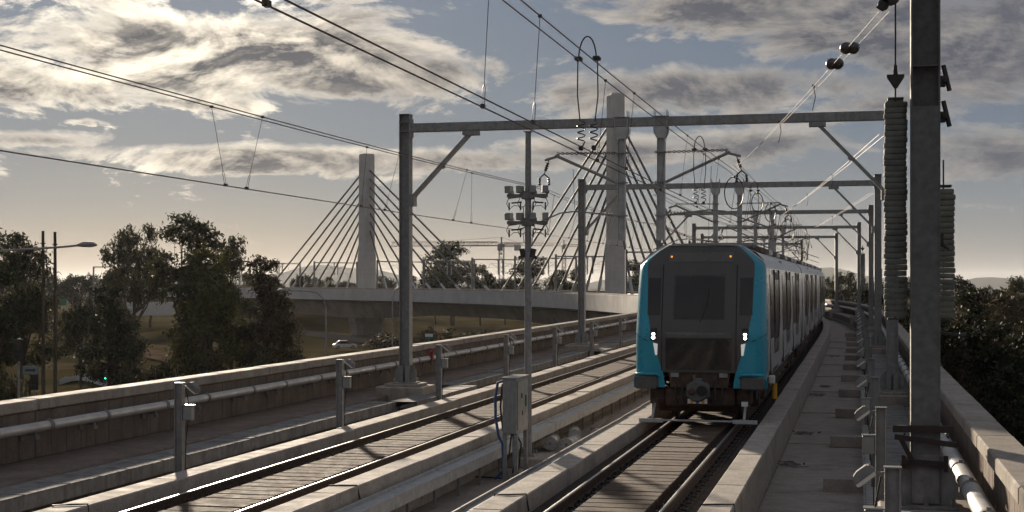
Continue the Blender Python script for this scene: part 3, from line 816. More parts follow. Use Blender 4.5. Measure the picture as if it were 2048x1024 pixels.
mb = MB(); mb.bar((.2, .12, 2.18), (.42, .1, 2.15), .03, .035); mb.cyl((.42, .1, 2.15), (.50, .1, 2.14), .04, 8); mb.build('guide_arm', iron, mast)
mb = MB()                                                            # tensioning pulley block
c = pul - mast.location
for k, (dx, dz, r) in enumerate(((-.06, .05, .12), (-.15, -.06, .07), (.02, .2, .1), (-.02, .33, .08))):
    mb.tube([c + Vector((dx, -.05, dz)), c + Vector((dx, .05, dz))], r, 14)
    mb.tube([c + Vector((dx, -.07, dz)), c + Vector((dx, .07, dz))], r * .4, 8)
mb.bar(c + Vector((-.2, 0, -.12)), c + Vector((.2, 0, .45)), .03, .10); mb.bar(c + Vector((.02, 0, .36)), c + Vector((.3, 0, .36)), .08, .08)
mb.build('pulley_block', iron, mast, 40)
def weights(l, a, z0, n, hang, label):
    pl, w, hh = P(l, a, z0), .288, .0755
    t = empty('balance_weight', pl, 0, label, 'balance weight', 'balance weight stacks on the anchor mast')
    rn = random.Random(n)
    me = MB()
    pr = [(0, -.035), (.135, -.035), (.144, -.022), (.144, .022), (.135, .035), (0, .035)]
    ring = []
    sq = [(math.copysign(abs(math.cos(q)) ** .45, math.cos(q)), math.copysign(abs(math.sin(q)) ** .45, math.sin(q))) for q in [2 * math.pi * k / 20 for k in range(20)]]
    vs = [(x * r, y * r * .8, z) for r, z in pr[1:5] for x, y in sq]; fs = []
    for i in range(3):
        for k in range(20): fs.append((i * 20 + k, i * 20 + (k + 1) % 20, (i + 1) * 20 + (k + 1) % 20, (i + 1) * 20 + k))
    fs.append(tuple(range(20))[::-1]); fs.append(tuple(60 + k for k in range(20)))
    me.add(vs, fs); me = me.mesh('weight_plate', weight_m, 35)
    for k in range(n):
        o = obj('weight_plate', me, t, (rn.uniform(-.009, .009), rn.uniform(-.008, .008), .04 + k * .0745), rn.uniform(-.07, .07))
    mb = MB(); top = .04 + n * .0745; mb.cyl((0, 0, -.03), (0, 0, top + hang), .011, 6)
    mb.box((0, 0, top + .0), (.2, .2, .03), b=.004); mb.box((0, 0, -.02), (.2, .2, .02))
    mb.build('hanger_rod', iron, t)
    if hang > .4:
        mb = MB(); zt = top + .20; mb.extrude([(-.11, zt + .12), (.11, zt + .12), (.11, zt + .08), (.02, zt - .06), (-.02, zt - .06), (-.11, zt + .08)], -.012, .012)
        mb.extrude([(-.03, zt + .12), (.03, zt + .12), (.02, zt + .24), (-.02, zt + .24)], -.012, .012); mb.build('yoke_plate', iron, t)
    for x in (-.155, .155):
        if hang > .4 and x > 0: continue
    return t
weights(19.25, .475, 2.63, 37, 1.25, 'tall stack of grey cast weight plates hanging left of the anchor mast')
weights(20.05, 1.11, 2.60, 23, .35, 'shorter stack of grey cast weight plates hanging right of the anchor mast')
# far balance weights on the third portal's mast
w3 = weights(88.9, .35, 2.5, 30, .5, 'small distant stack of weight plates on the right mast of the third portal')
w4 = weights(88.9, 1.35, 2.2, 22, .4, 'shorter distant stack of weight plates beside the third portal right mast')
# ------------------------------------------------------------------ train
teal = mat('teal_paint', (.015, .27, .375), (.014, .25, .35), .3, .1, 2, 0, stain=(.018, .26, .365), sscale=1.5, rvar=.05)
maskm = mat('black_mask_gloss', (.055, .048, .044), (.046, .04, .037), .32, 0, 3, 0, rvar=.06, spec=.6)
glass = mat('dark_window_glass', (.03, .026, .024), (.024, .021, .02), .16, 0, 3, 0, rvar=.05, spec=.4)
silver = mat('silver_body_side', (.68, .67, .66), (.60, .59, .585), .22, .3, 1.5, .03, 12, stain=(.40, .39, .38), sscale=.6, rvar=.06)
whitebody = mat('pale_cove_panel', (.60, .59, .57), (.54, .53, .515), .38, .2, 2, 0, rvar=.05)
roofm = mat('roof_grey', (.22, .21, .20), (.16, .153, .147), .7, 0, 2, .1, 30)
doorm = mat('dark_door', (.03, .019, .015), (.02, .014, .012), .45, 0., 4, 0, rvar=.06)
under = mat('underframe_grime', (.085, .047, .034), (.04, .026, .02), .85, 0., 7, .3, 60)
gap_m = mat('gangway_rubber', (.02, .02, .02), None, .8)
grillm = mat('bumper_grille_grey', (.11, .107, .104), (.08, .078, .076), .6, .1, 8, .2, 90)
headl = mat('headlight_led', (.9, .9, .9), None, .3, emit=(1., .98, .93), estr=14.)
headd = mat('daytime_lamp_glass', (.75, .75, .74), None, .25, emit=(1., .97, .92), estr=.12)
amber = mat('amber_marker', (.7, .22, .02), None, .4, emit=(1., .35, .04), estr=.5)
yellow = mat('yellow_plastic', (.62, .33, .02), None, .5)
bluetape = mat('plate_blue', (.05, .09, .3), None, .5)
TA = -3.32                                                # track centre
TF = 31.3                                                 # front of the train along the track
CAR, GAP = 21.5, .55
train = empty('metro_train', P(TF, TA, 0), 0, 'teal fronted silver metro train with lit headlights on the right track', 'train')
def car_matrix(l0):
    a = P(l0, TA, 0); b = P(l0 + CAR, TA, 0); d = (b - a)
    h = math.atan2(-d.x, d.y); pitch = math.atan2(d.z, math.hypot(d.x, d.y))
    return Matrix.Translation(a - train.location) @ Matrix.Rotation(h, 4, 'Z') @ Matrix.Rotation(pitch, 4, 'X')
HALF = [(1.24, .90), (1.36, .97), (1.405, 1.15), (1.41, 1.9), (1.40, 2.5), (1.38, 3.42)]      # side (x,z)
COVE = [(1.38, 3.42), (1.32, 3.60), (1.16, 3.76), (.98, 3.84)]
ROOF = [(.98, 3.84), (.5, 3.90), (0, 3.92)]
def side_x(z):
    for (x0, z0), (x1, z1) in zip(HALF[:-1], HALF[1:]):
        if z0 <= z <= z1: return x0 + (x1 - x0) * (z - z0) / (z1 - z0)
    return 1.38
def strip(mb, prof, y0, y1, mi=0, mirror=True):
    for sg in ((1, -1) if mirror else (1,)):
        vs = [(sg * x, y, z) for y in (y0, y1) for x, z in prof]; n = len(prof)
        fs = [(k, n + k, n + k + 1, k + 1) for k in range(n - 1)]
        mb.add(vs, fs if sg < 0 else [f[::-1] for f in fs], mi)
def side_plate(mb, sg, y0, y1, z0, z1, t, mi=0, n=4):
    """a plate following the body side, standing t proud, with edges"""
    zs = [z0 + (z1 - z0) * k / n for k in range(n + 1)]
    o = [(sg * (side_x(z) + t), y, z) for z in zs for y in (y0, y1)] + [(sg * (side_x(z) - .02), y, z) for z in zs for y in (y0, y1)]
    m = 2 * (n + 1); fs = []
    for k in range(n):
        a, b, c, d = 2 * k, 2 * k + 1, 2 * k + 3, 2 * k + 2
        fs.append((a, b, c, d)); fs.append((a + m, d + m, a, a)[:3] if False else (a, d, d + m, a + m)); fs.append((b, b + m, c + m, c))
    fs.append((0, m, m + 1, 1)); fs.append((2 * n, 2 * n + 1, 2 * n + 1 + m, 2 * n + m))
    if sg < 0: fs = [f[::-1] for f in fs]
    mb.add(o, fs, mi)
DOORS = (4.6, 10.7, 17.0)
def make_bogie(parent, y):
    b = MB()
    for sg in (-1, 1):
        b.extrude([(y - 1.7, .55), (y - 1.2, .42), (y + 1.2, .42), (y + 1.7, .55), (y + 1.7, .72), (y + .7, .78), (y - .7, .78), (y - 1.7, .72)], 1.0 * sg - .06, 1.0 * sg + .06, M=Matrix(((0, 1, 0), (1, 0, 0), (0, 0, 1))))
        for dy in (-1.1, 1.1):
            b.box((sg * 1.02, y + dy, .45), (.26, .34, .34), b=.03); b.cyl((sg * 1.1, y + dy + .2, .5), (sg * 1.1, y + dy + .2, .86), .09, 8)
        b.box((sg * .98, y, .86), (.35, .5, .2), b=.04)
    o = b.build('bogie', under, parent)
    for dy in (-1.1, 1.1):
        w = MB()
        for sg in (-1, 1):
            w.tube([(sg * .69, y + dy, .43), (sg * .715, y + dy, .43), (sg * .72, y + dy, .43), (sg * .82, y + dy, .43)], [.46, .46, .43, .425], 24)
        w.cyl((-.7, y + dy, .43), (.7, y + dy, .43), .08, 8)
        w.build('wheelset', iron, o, 40)
def make_car(front):
    """origin at the end nearest the camera; y runs away"""
    y0 = .9 if front else 0.; y1 = CAR
    mb = MB(); strip(mb, HALF, y0, y1, 0); strip(mb, COVE, y0, y1, 1); strip(mb, ROOF, y0, y1, 2)
    mb.add([(-1.24, y0, .9), (1.24, y0, .9), (1.24, y1, .9), (-1.24, y1, .9)], [(0, 3, 2, 1)], 3)
    full = [(x, z) for x, z in HALF + COVE[1:] + ROOF[1:]]; ring = full + [(-x, z) for x, z in full[::-1][1:]]
    for yy, rv in ((y0, 1), (y1, -1)):
        if front and yy == y0: continue
        mb.add([(x, yy, z) for x, z in ring], [tuple(range(len(ring)))[::-rv]], 3)
    car = mb.build('car_body', [silver, whitebody, roofm, under], train, 25)
    for d in DOORS:
        for sg in (-1, 1):
            m = MB(); side_plate(m, sg, d - 1.0, d - .012, .99, 3.34, .012); side_plate(m, sg, d + .012, d + 1.0, .99, 3.34, .012)
            dr = m.build('door', doorm, car)
            m = MB()
            side_plate(m, sg, d - .82, d - .14, 1.75, 3.15, .018); side_plate(m, sg, d + .14, d + .82, 1.75, 3.15, .018); m.build('door_window', glass, dr)
            for e in (-1.06, 1.003): m = MB(); side_plate(m, sg, d + e, d + e + .057, .96, 3.40, .035, n=2); m.build('door_pillar', doorm, dr)
            m = MB(); side_plate(m, sg, d - 3.15 if d > 5 else d - 2.6, d - 1.12, 1.82, 3.28, .012); m.build('window', glass, car)
    # body details: sill strip, cove grilles, panel joints, step plates
    for sg in (-1, 1):
        m = MB(); side_plate(m, sg, y0 + .02, y1 - .02, .915, .965, .03, n=1); m.build('sill_strip', galv, car)
        for d in (1.9, 7.6, 13.8, 20.3):
            m = MB(); m.box((sg * 1.372, d, 2.1), (.075, .02, 2.2), M=Matrix.Rotation(-sg * .026, 3, 'Y')); m.build('panel_joint', under, car)
        m = MB(); m.box((sg * 1.305, 8.4, 3.60), (.02, 1.1, .13), M=Matrix.Rotation(-sg * .3, 3, 'Y')); m.build('cove_sign', mat('slate_blue_print', (.14, .17, .24), None, .5), car)
    # roof equipment
    for d0, ln in ((2.6, 3.2), (7.0, 2.4), (10.6, 3.4), (15.2, 3.2), (19.4, 1.4)):
        m = MB(); m.box((0, d0 + ln / 2, 3.945), (1.9, ln, .13), b=.05)
        for k in range(int(ln / .4)):
            m.box((.93, d0 + .25 + k * .4, 3.93), (.06, .28, .1)); m.box((-.93, d0 + .25 + k * .4, 3.93), (.06, .28, .1))
        m.build('roof_unit', roofm, car)
        for sg in (-1, 1):
            m = MB(); m.bar((sg * 1.08, d0, 3.86), (sg * 1.08, d0 + ln, 3.86), .14, .12); m.build('roof_rail', mat('roof_duct_brown', (.10, .062, .045), (.07, .045, .035), .7), car)
            m = MB(); m.box((sg * 1.1, d0 + ln + .45, 3.84), (.2, .5, .14), b=.03); m.build('roof_step', whitebody, car)
    # under equipment
    rn = random.Random(5)
    y = 6.0
    while y < 15.6:
        ln = rn.uniform(.8, 1.9); m = MB(); m.box((0, y + ln / 2, .66), (2.3, ln - .12, rn.uniform(.36, .46)), b=.03); m.build('equipment_box', under, car); y += ln
    make_bogie(car, 3.3); make_bogie(car, CAR - 3.3)
    for y in (1.3, 5.6, 16, 20.3):
        m = MB(); m.box((1.12, y, .68), (.06, .5, .34)); m.tube([(1.05, y - .3, .8), (1.1, y, .5), (1.05, y + .3, .75)], .025, 5); m.build('air_hose', rubber, car)
    return car
car_front = make_car(True); car_front.matrix_local = car_matrix(TF)
mid = None
for i in range(1, 6):
    l = TF + i * (CAR + GAP)
    if mid is None: mid = make_car(False); c = mid
    else:
        c = copy_tree(mid, train)
    c.matrix_local = car_matrix(l)
    g = MB(); 
    for q in range(4): g.extrude([(-1.15, 1.0), (1.15, 1.0), (1.2, 2.4), (1.12, 3.5), (.8, 3.7), (-.8, 3.7), (-1.12, 3.5), (-1.2, 2.4)], -GAP + .02 + q * GAP / 4, -GAP + .02 + (q + .7) * GAP / 4)
    g.build('gangway', gap_m, train).matrix_local = car_matrix(l)
# --- cab front
def rake(z): return 0 if z < 2.0 else .0 + .20 * (z - 2.0) + .045 * (z - 2.0) ** 2
WZ = [(.83, 1.36), (1.0, 1.40), (1.3, 1.41), (1.9, 1.41), (2.5, 1.40), (3.1, 1.385), (3.48, 1.365), (3.56, 1.32), (3.84, .95), (3.90, .84)]
BZ = [(.83, .74), (1.0, .76), (1.2, .80), (1.58, .92), (2.07, 1.05), (2.3, 1.10), (2.6, 1.13), (3.1, 1.15), (3.48, 1.165), (3.56, 1.15), (3.84, .88), (3.90, .80)]
def lerp_t(T, z):
    if z <= T[0][0]: return T[0][1]
    for (z0, v0), (z1, v1) in zip(T[:-1], T[1:]):
        if z <= z1: return v0 + (v1 - v0) * (z - z0) / (z1 - z0)
    return T[-1][1]
def fy(x, z):
    w = lerp_t(WZ, z); q = min(1., abs(x) / w)
    return rake(z) + .08 * q * q + .26 * max(0., (q - .86) / .14) ** 2.2
def patch(name, m, fx0, fx1, z0, z1, off, nx=12, nz=12, edge=.02, parent=None, smooth=35):
    """front skin patch between x limits fx0(z)..fx1(z), standing off proud, with a returned edge"""
    mb = MB(); vs = []; 
    for j in range(nz + 1):
        z = z0 + (z1 - z0) * j / nz; a = fx0(z) if callable(fx0) else fx0; b = fx1(z) if callable(fx1) else fx1
        for i in range(nx + 1):
            x = a + (b - a) * i / nx; vs.append((x, fy(x, z) - off, z))
    N = nx + 1; fs = [(j * N + i, j * N + i + 1, (j + 1) * N + i + 1, (j + 1) * N + i) for j in range(nz) for i in range(nx)]
    loop = [i for i in range(N)] + [j * N + nx for j in range(1, nz + 1)] + [nz * N + i for i in range(nx - 1, -1, -1)] + [j * N for j in range(nz - 1, 0, -1)]
    base = len(vs); vs += [(vs[k][0], vs[k][1] + edge, vs[k][2]) for k in loop]; n = len(loop)
    fs += [(loop[(k + 1) % n], loop[k], base + k, base + (k + 1) % n) for k in range(n)]
    mb.add(vs, fs); return mb.build(name, m, parent, smooth)
cabo = MB().box((0, 1.0, 2.3), (2.0, .3, 2.6), b=.1).build('cab_core', under, train)
cabo.matrix_local = car_matrix(TF)
# teal shell: front corners wrapping round to the side
for sg in (-1, 1):
    zs = [.83 + (3.90 - .83) * j / 34 for j in range(35)]; vs = []; cols = 15
    for z in zs:
        w = lerp_t(WZ, z); b = lerp_t(BZ, z) - .01
        for i in range(11):
            x = b + (w - b) * (1 - (1 - i / 10) ** 1.6); vs.append((sg * x, fy(x, z), z))
        xb = side_x(z) if z < 3.42 else w
        for k, yy in enumerate((.55, .68, .8, .93)):
            t_ = (k + 1) / 4; vs.append((sg * (w + (xb - w) * t_ + .004), max(fy(w, z) + .02 * (k + 1), yy), z))
    fs = [(j * cols + i, j * cols + i + 1, (j + 1) * cols + i + 1, (j + 1) * cols + i) for j in range(34) for i in range(cols - 1)]
    MB().add(vs, fs if sg > 0 else [f[::-1] for f in fs]).build('corner_panel', teal, cabo, 40)
C = cabo
# black mask, from the coupler line to the roof brow
mk = patch('front_mask', maskm, lambda z: -lerp_t(BZ, z), lambda z: lerp_t(BZ, z), 1.16, 3.90, .006, 28, 30, .02, C)
patch('lower_apron', under, lambda z: -lerp_t(BZ, z) + .12, lambda z: lerp_t(BZ, z) - .12, .83, 1.155, -.03, 10, 4, .05, C)
# brow and roof cap
mb = MB(); vs = []
for j, z in enumerate((3.88, 3.905)):
    for i in range(17):
        x = -.84 + 1.68 * i / 16; vs.append((x, fy(x, 3.9) - .03 + j * .0, z + .03 * (1 - (x / .84) ** 2)))
for i in range(17):
    x = -.84 + 1.68 * i / 16; vs.append((x * 1.15, 1.2, 3.90 + .03 * (1 - (x / .84) ** 2)))
mb.add(vs, [(r_ * 17 + i, r_ * 17 + i + 1, (r_ + 1) * 17 + i + 1, (r_ + 1) * 17 + i) for r_ in range(2) for i in range(16)]); mb.build('roof_brow', roofm, C, 30)
for sg in (-1, 1):
    pts = [(sg * x, fy(x, z) - .014, z + .008) for x, z in ((0., 3.905), (.5, 3.905), (.84, 3.895), (.95, 3.84), (1.14, 3.70), (1.32, 3.56), (1.362, 3.49))]
    mb = MB(); mb.tube(pts, .017, 6); mb.build('shoulder_trim', whitebody, C, 50)
# destination display with amber corner lamps
dp = patch('destination_display', mat('display_panel', (.10, .09, .08), (.085, .077, .07), .3), -.70, .70, 3.55, 3.76, .016, 12, 3, .014, mk)
for sg in (-1, 1): patch('marker_lamp', amber, sg * .64 - .018, sg * .64 + .018, 3.645, 3.685, .026, 1, 1, .014, C)
# emergency door leaf frame, windscreen, side panes
patch('front_door', maskm, -.80, .78, 1.20, 3.48, .014, 12, 16, .012, mk)
patch('windscreen', glass, -.52, .50, 2.34, 3.22, .020, 8, 8, .01, mk)
patch('windscreen_frame', mat('screen_frame', (.035, .03, .027), None, .5), -.56, .54, 2.30, 3.26, .017, 8, 8, .006, mk)
for sg in (-1, 1):
    patch('side_pane', glass, (lambda z: -1.13) if sg < 0 else .86, (lambda z: -.86) if sg < 0 else (lambda z: 1.13), 2.40, 3.20, .018, 5, 8, .014, mk)
    # headlights: LED stack and the slanted daytime lamp below
    bz = MB(); bz.box((sg * .985, fy(.985, 1.98) - .02, 1.98), (.13, .04, .27), b=.012); hb = bz.build('headlight_housing', black_pl, C)
    for q, z in enumerate((1.905, 1.98, 2.055)):
        for dx in (0.,):
            m = MB(); m.cyl((sg * .985 + dx, fy(.985, z) - .05, z), (sg * .985 + dx, fy(.985, z) - .036, z), .030, 12); m.build('led', headl, hb)
    m = MB(); y = fy(.95, 1.65) - .035
    m.add([(sg * .99, y, 1.79), (sg * .895, y, 1.77), (sg * .905, y, 1.53), (sg * .945, y, 1.53), (sg * .99, y + .05, 1.79), (sg * .895, y + .05, 1.77), (sg * .905, y + .05, 1.53), (sg * .945, y + .05, 1.53)],
          [(0, 1, 2, 3), (4, 7, 6, 5), (0, 4, 5, 1), (1, 5, 6, 2), (2, 6, 7, 3), (3, 7, 4, 0)]); m.build('daytime_lamp', headd, C)
    # seam across the teal
    m = MB(); m.tube([(sg * x, fy(x, z) - .004, z) for x, z in ((1.12, 1.83), (1.2, 1.87), (1.3, 1.92), (1.38, 1.96), (1.41, 1.985))], .008, 4); m.build('panel_seam', gap_m, C)
    # bumper box under each corner
    m = MB(); m.box((sg * 1.14, .12, .94), (.52, .34, .30), b=.05)
    for k in range(5): m.box((sg * 1.14, -.052, .84 + k * .05), (.44, .012, .028))
    m.build('bumper', grillm, C)
    m = MB(); m.tube([(sg * .86, .0, 1.07), (sg * .90, -.04, 1.12), (sg * 1.14, -.05, 1.125), (sg * 1.36, .05, 1.11), (sg * 1.415, .16, .98), (sg * 1.41, .2, .82)], .035, 8); m.build('bumper_rim', teal, C, 50)
    m = MB(); m.box((sg * .52, .02, 1.10), (.18, .05, .10), b=.01); m.build('tow_lug', galv, C)
    m = MB(); m.box((sg * .93, .55, .62), (.34, .5, .36), b=.04); m.box((sg * .97, .3, .40), (.16, .12, .34), b=.02); m.build('life_guard', under, C)
patch('lower_panel', mat('lower_gloss_panel', (.03, .027, .025), (.024, .022, .021), .07, 0, 3, .02, 3, spec=.9, rvar=.03), -.72, .70, 1.22, 2.02, .021, 12, 10, .01, mk)
for x in (-.81, .79): m = MB(); m.tube([(x, fy(x, z) - .012, z) for z in (1.2, 1.7, 2.0, 2.5, 3.0, 3.48)], .009, 4); m.build('door_seam', gap_m, C)
# wiper
m = MB(); m.tube([(.02, fy(0, 2.3) - .03, 2.25), (.16, fy(.16, 2.6) - .035, 2.62), (.2, fy(.2, 3.0) - .035, 2.98)], .011, 5); m.build('wiper', black_pl, C)
# coupler
m = MB(); m.tube([(0, -.38, .78), (0, -.30, .78), (0, -.12, .78), (0, .1, .78), (0, .9, .78)], [.20, .235, .235, .13, .11], 18); cp = m.build('coupler', grillm, C, 40)
m = MB(); m.box((0, -.16, .78), (.50, .24, .36), b=.07); m.box((0, -.2, 1.0), (.2, .16, .1), b=.02); m.cyl((-.07, -.24, 1.05), (-.07, -.24, 1.12), .03, 8); m.build('coupler_head', grillm, C)
m = MB(); m.tube([(.10, -.395, .79), (.10, -.30, .79)], [.115, .115], 16); m.build('coupler_cup', gap_m, cp, 40)
m = MB(); m.tube([(-.11, -.45, .77), (-.11, -.30, .77)], [.05, .11], 14); m.build('coupler_cone', under, cp, 40)
for k, c in enumerate((white_pl, yellow, white_pl, bluetape, white_pl, yellow, white_pl)):
    m = MB(); m.box((-.18 + k * .06, -.29, .565), (.059, .03, .10)); m.build('plate_panel', c, cp)
for sg in (-1, 1):
    m = MB(); m.tube([(sg * .33, .05, .95), (sg * .36, -.12, .7), (sg * .30, -.10, .5), (sg * .25, .1, .56)], .022, 6); m.tube([(sg * .5, .05, .95), (sg * .5, -.08, .62), (sg * .44, 0, .45)], .02, 6); m.build('brake_hose', rubber, C, 50)
m = MB(); m.box((0, .45, .62), (1.5, .6, .42), b=.05); m.box((0, 1.2, .5), (2.0, .8, .5), b=.05); m.build('draw_beam', under, C)
# guard bar hung across the rails
m = MB(); m.box((0, -.25, .145), (2.52, .05, .035), b=.004)
for sg in (-1, 1):
    m.box((sg * 1.0, -.25, .135), (.52, .07, .085), b=.006); m.bar((sg * .98, -.22, .17), (sg * .98, .2, .45), .05, .05)
m.build('guard_bar', galv_light, C)
m = MB(); m.cyl((1.50, 1.9, .48), (1.50, 1.9, .82), .06, 10); m.build('yellow_marker', yellow, C)
m = MB(); m.box((1.45, 1.75, .92), (.14, .2, .18), b=.02); m.box((.98, -.05, .50), (.14, .02, .1)); m.build('white_tag', white_pl, C)
# ------------------------------------------------------------------ services on the left ledge
def svc(name, label, cat, group=None, l=14, a=0, z=0): return empty(name, P(l, a, z), 0, label, cat, group)
def SW(t, name, profs, l0, l1, m, step=4., smooth=None):
    o = swept(name, profs, l0, l1, m, t, step, smooth); o.location = -t.location; return o
def pipe(label, a, z, r, l0, l1, near, coup, side):
    t = svc('service_pipe', label, 'pipe', 'service pipes along the parapets', near, a, z)
    n = 14; prof = [(a + r * math.cos(2 * math.pi * k / n), z + r * math.sin(2 * math.pi * k / n)) for k in range(n)]
    SW(t, 'pipe', [prof], l0, l1, pipe_m, 4, 50)
    ring = MB(); ring.tube([(0, -.055, 0), (0, -.05, 0), (0, .05, 0), (0, .055, 0)], [r + .004, r + .014, r + .014, r + .004], 14); ring.box((0, 0, r + .02), (.05, .05, .03)); rm = ring.mesh('coupling', galv_dark, 50)
    br = MB(); br.box((side * (r + .05), 0, -r - .03), (.32, .06, .05)); br.box((-side * .02, .02, -r - .09), (.05, .12, .06)); br.box((side * (r + .16), 0, -r - .02), (.03, .1, .24)); bm = br.mesh('pipe_bracket', galv_dark)
    l = near + .7; k = 0
    while l < coup:
        obj('coupling', rm, t, P(l, a, z) - t.location, H(l))
        obj('pipe_bracket', bm, t, P(l - .42, a, z) - t.location, H(l)); l += 2.35 if k % 2 else 1.9; k += 1
    return t
pipe_m = mat('galvanised_pipe', (.46, .447, .425), (.36, .35, .335), .5, .3, 4, .03, 60, stain=(.30, .29, .275), sscale=1.3, rvar=.08)
pipe('grey white service pipe clamped along the left parapet wall', -13.40, .66, .085, L0, 330, 13, 95, -1)
pipe('thick galvanised pipe on brackets along the right parapet wall', 1.33, .58, .112, L0, 330, 9, 95, 1)
# metal cable tray along the left ledge: lids with lips on legs
t = svc('cable_tray', 'long grey metal cable tray on legs along the left ledge', 'cable tray', 'cable trays along the tracks', 14, -11.75, DZ)
lid = MB(); lid.box((0, 0, 0), (.72, 2.985, .02), b=.003); lid.box((.352, 0, -.10), (.016, 2.985, .20)); lid.box((-.352, 0, -.09), (.016, 2.985, .18)); lid.box((.33, 0, -.205), (.06, 2.985, .012))
for y in (-1.2, -.3, .9): lid.box((0, y, .014), (.70, .03, .008))
lm = lid.mesh('tray_lid', galv_dark)
leg = MB(); leg.box((.25, 0, -.45), (.05, .05, .64)); leg.box((-.25, 0, -.45), (.05, .05, .64)); leg.box((0, 0, -.22), (.6, .05, .05)); lgm = leg.mesh('tray_leg', galv_dark)
l = 9.5; k = 0; rn = random.Random(9)
while l < 110:
    near_portal = min(abs(l - q) for q in PORTAL_L) < 1.9
    a = -11.72 + (.55 if near_portal else 0)
    obj('tray_lid', lm, t, P(l, a, .085 + rn.uniform(-.01, .008)) - t.location, H(l) + rn.uniform(-.004, .004))
    obj('tray_leg', lgm, t, P(l - 1, a, .085) - t.location, H(l)); l += 3.0; k += 1
SW(t, 'tray_run', [rect(-12.08, -11.36, -.12, .085)], l - 1.5, 330, galv_dark)
# white sheet metal tray along the right kerb of the left track
t = svc('sheet_metal_tray', 'pale galvanised cable tray fixed beside the right kerb of the empty track', 'cable tray', 'cable trays along the tracks', 14, -6.9, DZ)
tr = MB(); tr.box((0, 0, 0), (.30, 2.985, .016)); tr.box((.157, 0, -.085), (.012, 2.985, .21)); tr.box((-.10, 0, .03), (.05, 2.985, .045)); tr.box((.175, 0, .012), (.03, 2.985, .012)); trm = tr.mesh('tray_section', galv_light)
lg = MB(); lg.box((.10, 0, -.32), (.045, .03, .5)); lgm2 = lg.mesh('tray_leg', galv)
l = 10.5
while l < 105:
    if True:
        obj('tray_section', trm, t, P(l, -6.985, -.16 + rn.uniform(-.006, .006)) - t.location, H(l) + rn.uniform(-.003, .003))
    obj('tray_leg', lgm2, t, P(l + .8, -6.985, -.16) - t.location, H(l)); obj('tray_leg', lgm2, t, P(l - .7, -6.985, -.16) - t.location, H(l)); l += 3.0
SW(t, 'tray_run', [rect(-7.14, -6.84, -.30, -.16)], l - 1.5, 330, galv_light)
# ridged low trough beside the left kerb of the right track
t = svc('cable_trough', 'low ridged metal cable trough beside the left kerb of the train track', 'cable trough', 'cable trays along the tracks', 14, -5.4, DZ)
tr = MB()
tr.box((0, 0, 0), (.56, 2.985, .02), b=.003)
for x, h_ in ((-.262, .045), (-.05, .03), (.14, .035), (.268, .03)): tr.box((x, 0, .01 + h_ / 2), (.035, 2.985, h_), b=.005)
tr.box((-.275, 0, -.235), (.012, 2.98, .45)); tr.box((.275, 0, -.235), (.012, 2.98, .45))
trm = tr.mesh('trough_lid', galv)
l = 9.8
while l < 105: obj('trough_lid', trm, t, P(l, -5.34, -.235 + rn.uniform(-.005, .005)) - t.location, H(l) + rn.uniform(-.003, .003)); l += 3.0
SW(t, 'trough_run', [rect(-5.62, -5.06, DZ, -.225)], l - 1.5, 330, galv)
# right ledge: lids and ladder tray
t = svc('walkway_trough', 'grey lidded cable trough between the right walkway and parapet', 'cable trough', 'cable trays along the tracks', 12, .8, DZ)
tr = MB(); tr.box((0, 0, 0), (.62, 1.48, .03), b=.006); trm = tr.mesh('trough_lid', galv_dark)
l = 7.9
while l < 100:
    if min(abs(l - q) for q in PORTAL_L + [19.0]) > .9:
        obj('trough_lid', trm, t, P(l, .80, .06 + rn.uniform(-.012, .012)) - t.location, H(l) + rn.uniform(-.02, .02))
    l += 1.5
SW(t, 'trough_side', [rect(.44, .62, DZ, .02)], 6, 330, galv_dark)
t = svc('cable_ladder', 'narrow cable ladder with white rungs at the foot of the right lamp posts', 'cable ladder', None, 12, .2, DZ)
SW(t, 'rail', [rect(.10, .125, -.52, -.40)], 8, 160, galv); SW(t, 'rail', [rect(.31, .335, -.52, -.40)], 8, 160, galv)
me = MB().box((0, 0, 0), (.185, .05, .03)).mesh('rung', white_pl)
l = 8.2
while l < 52: obj('rung', me, t, P(l, .2175, -.45) - t.location, H(l)); l += .24

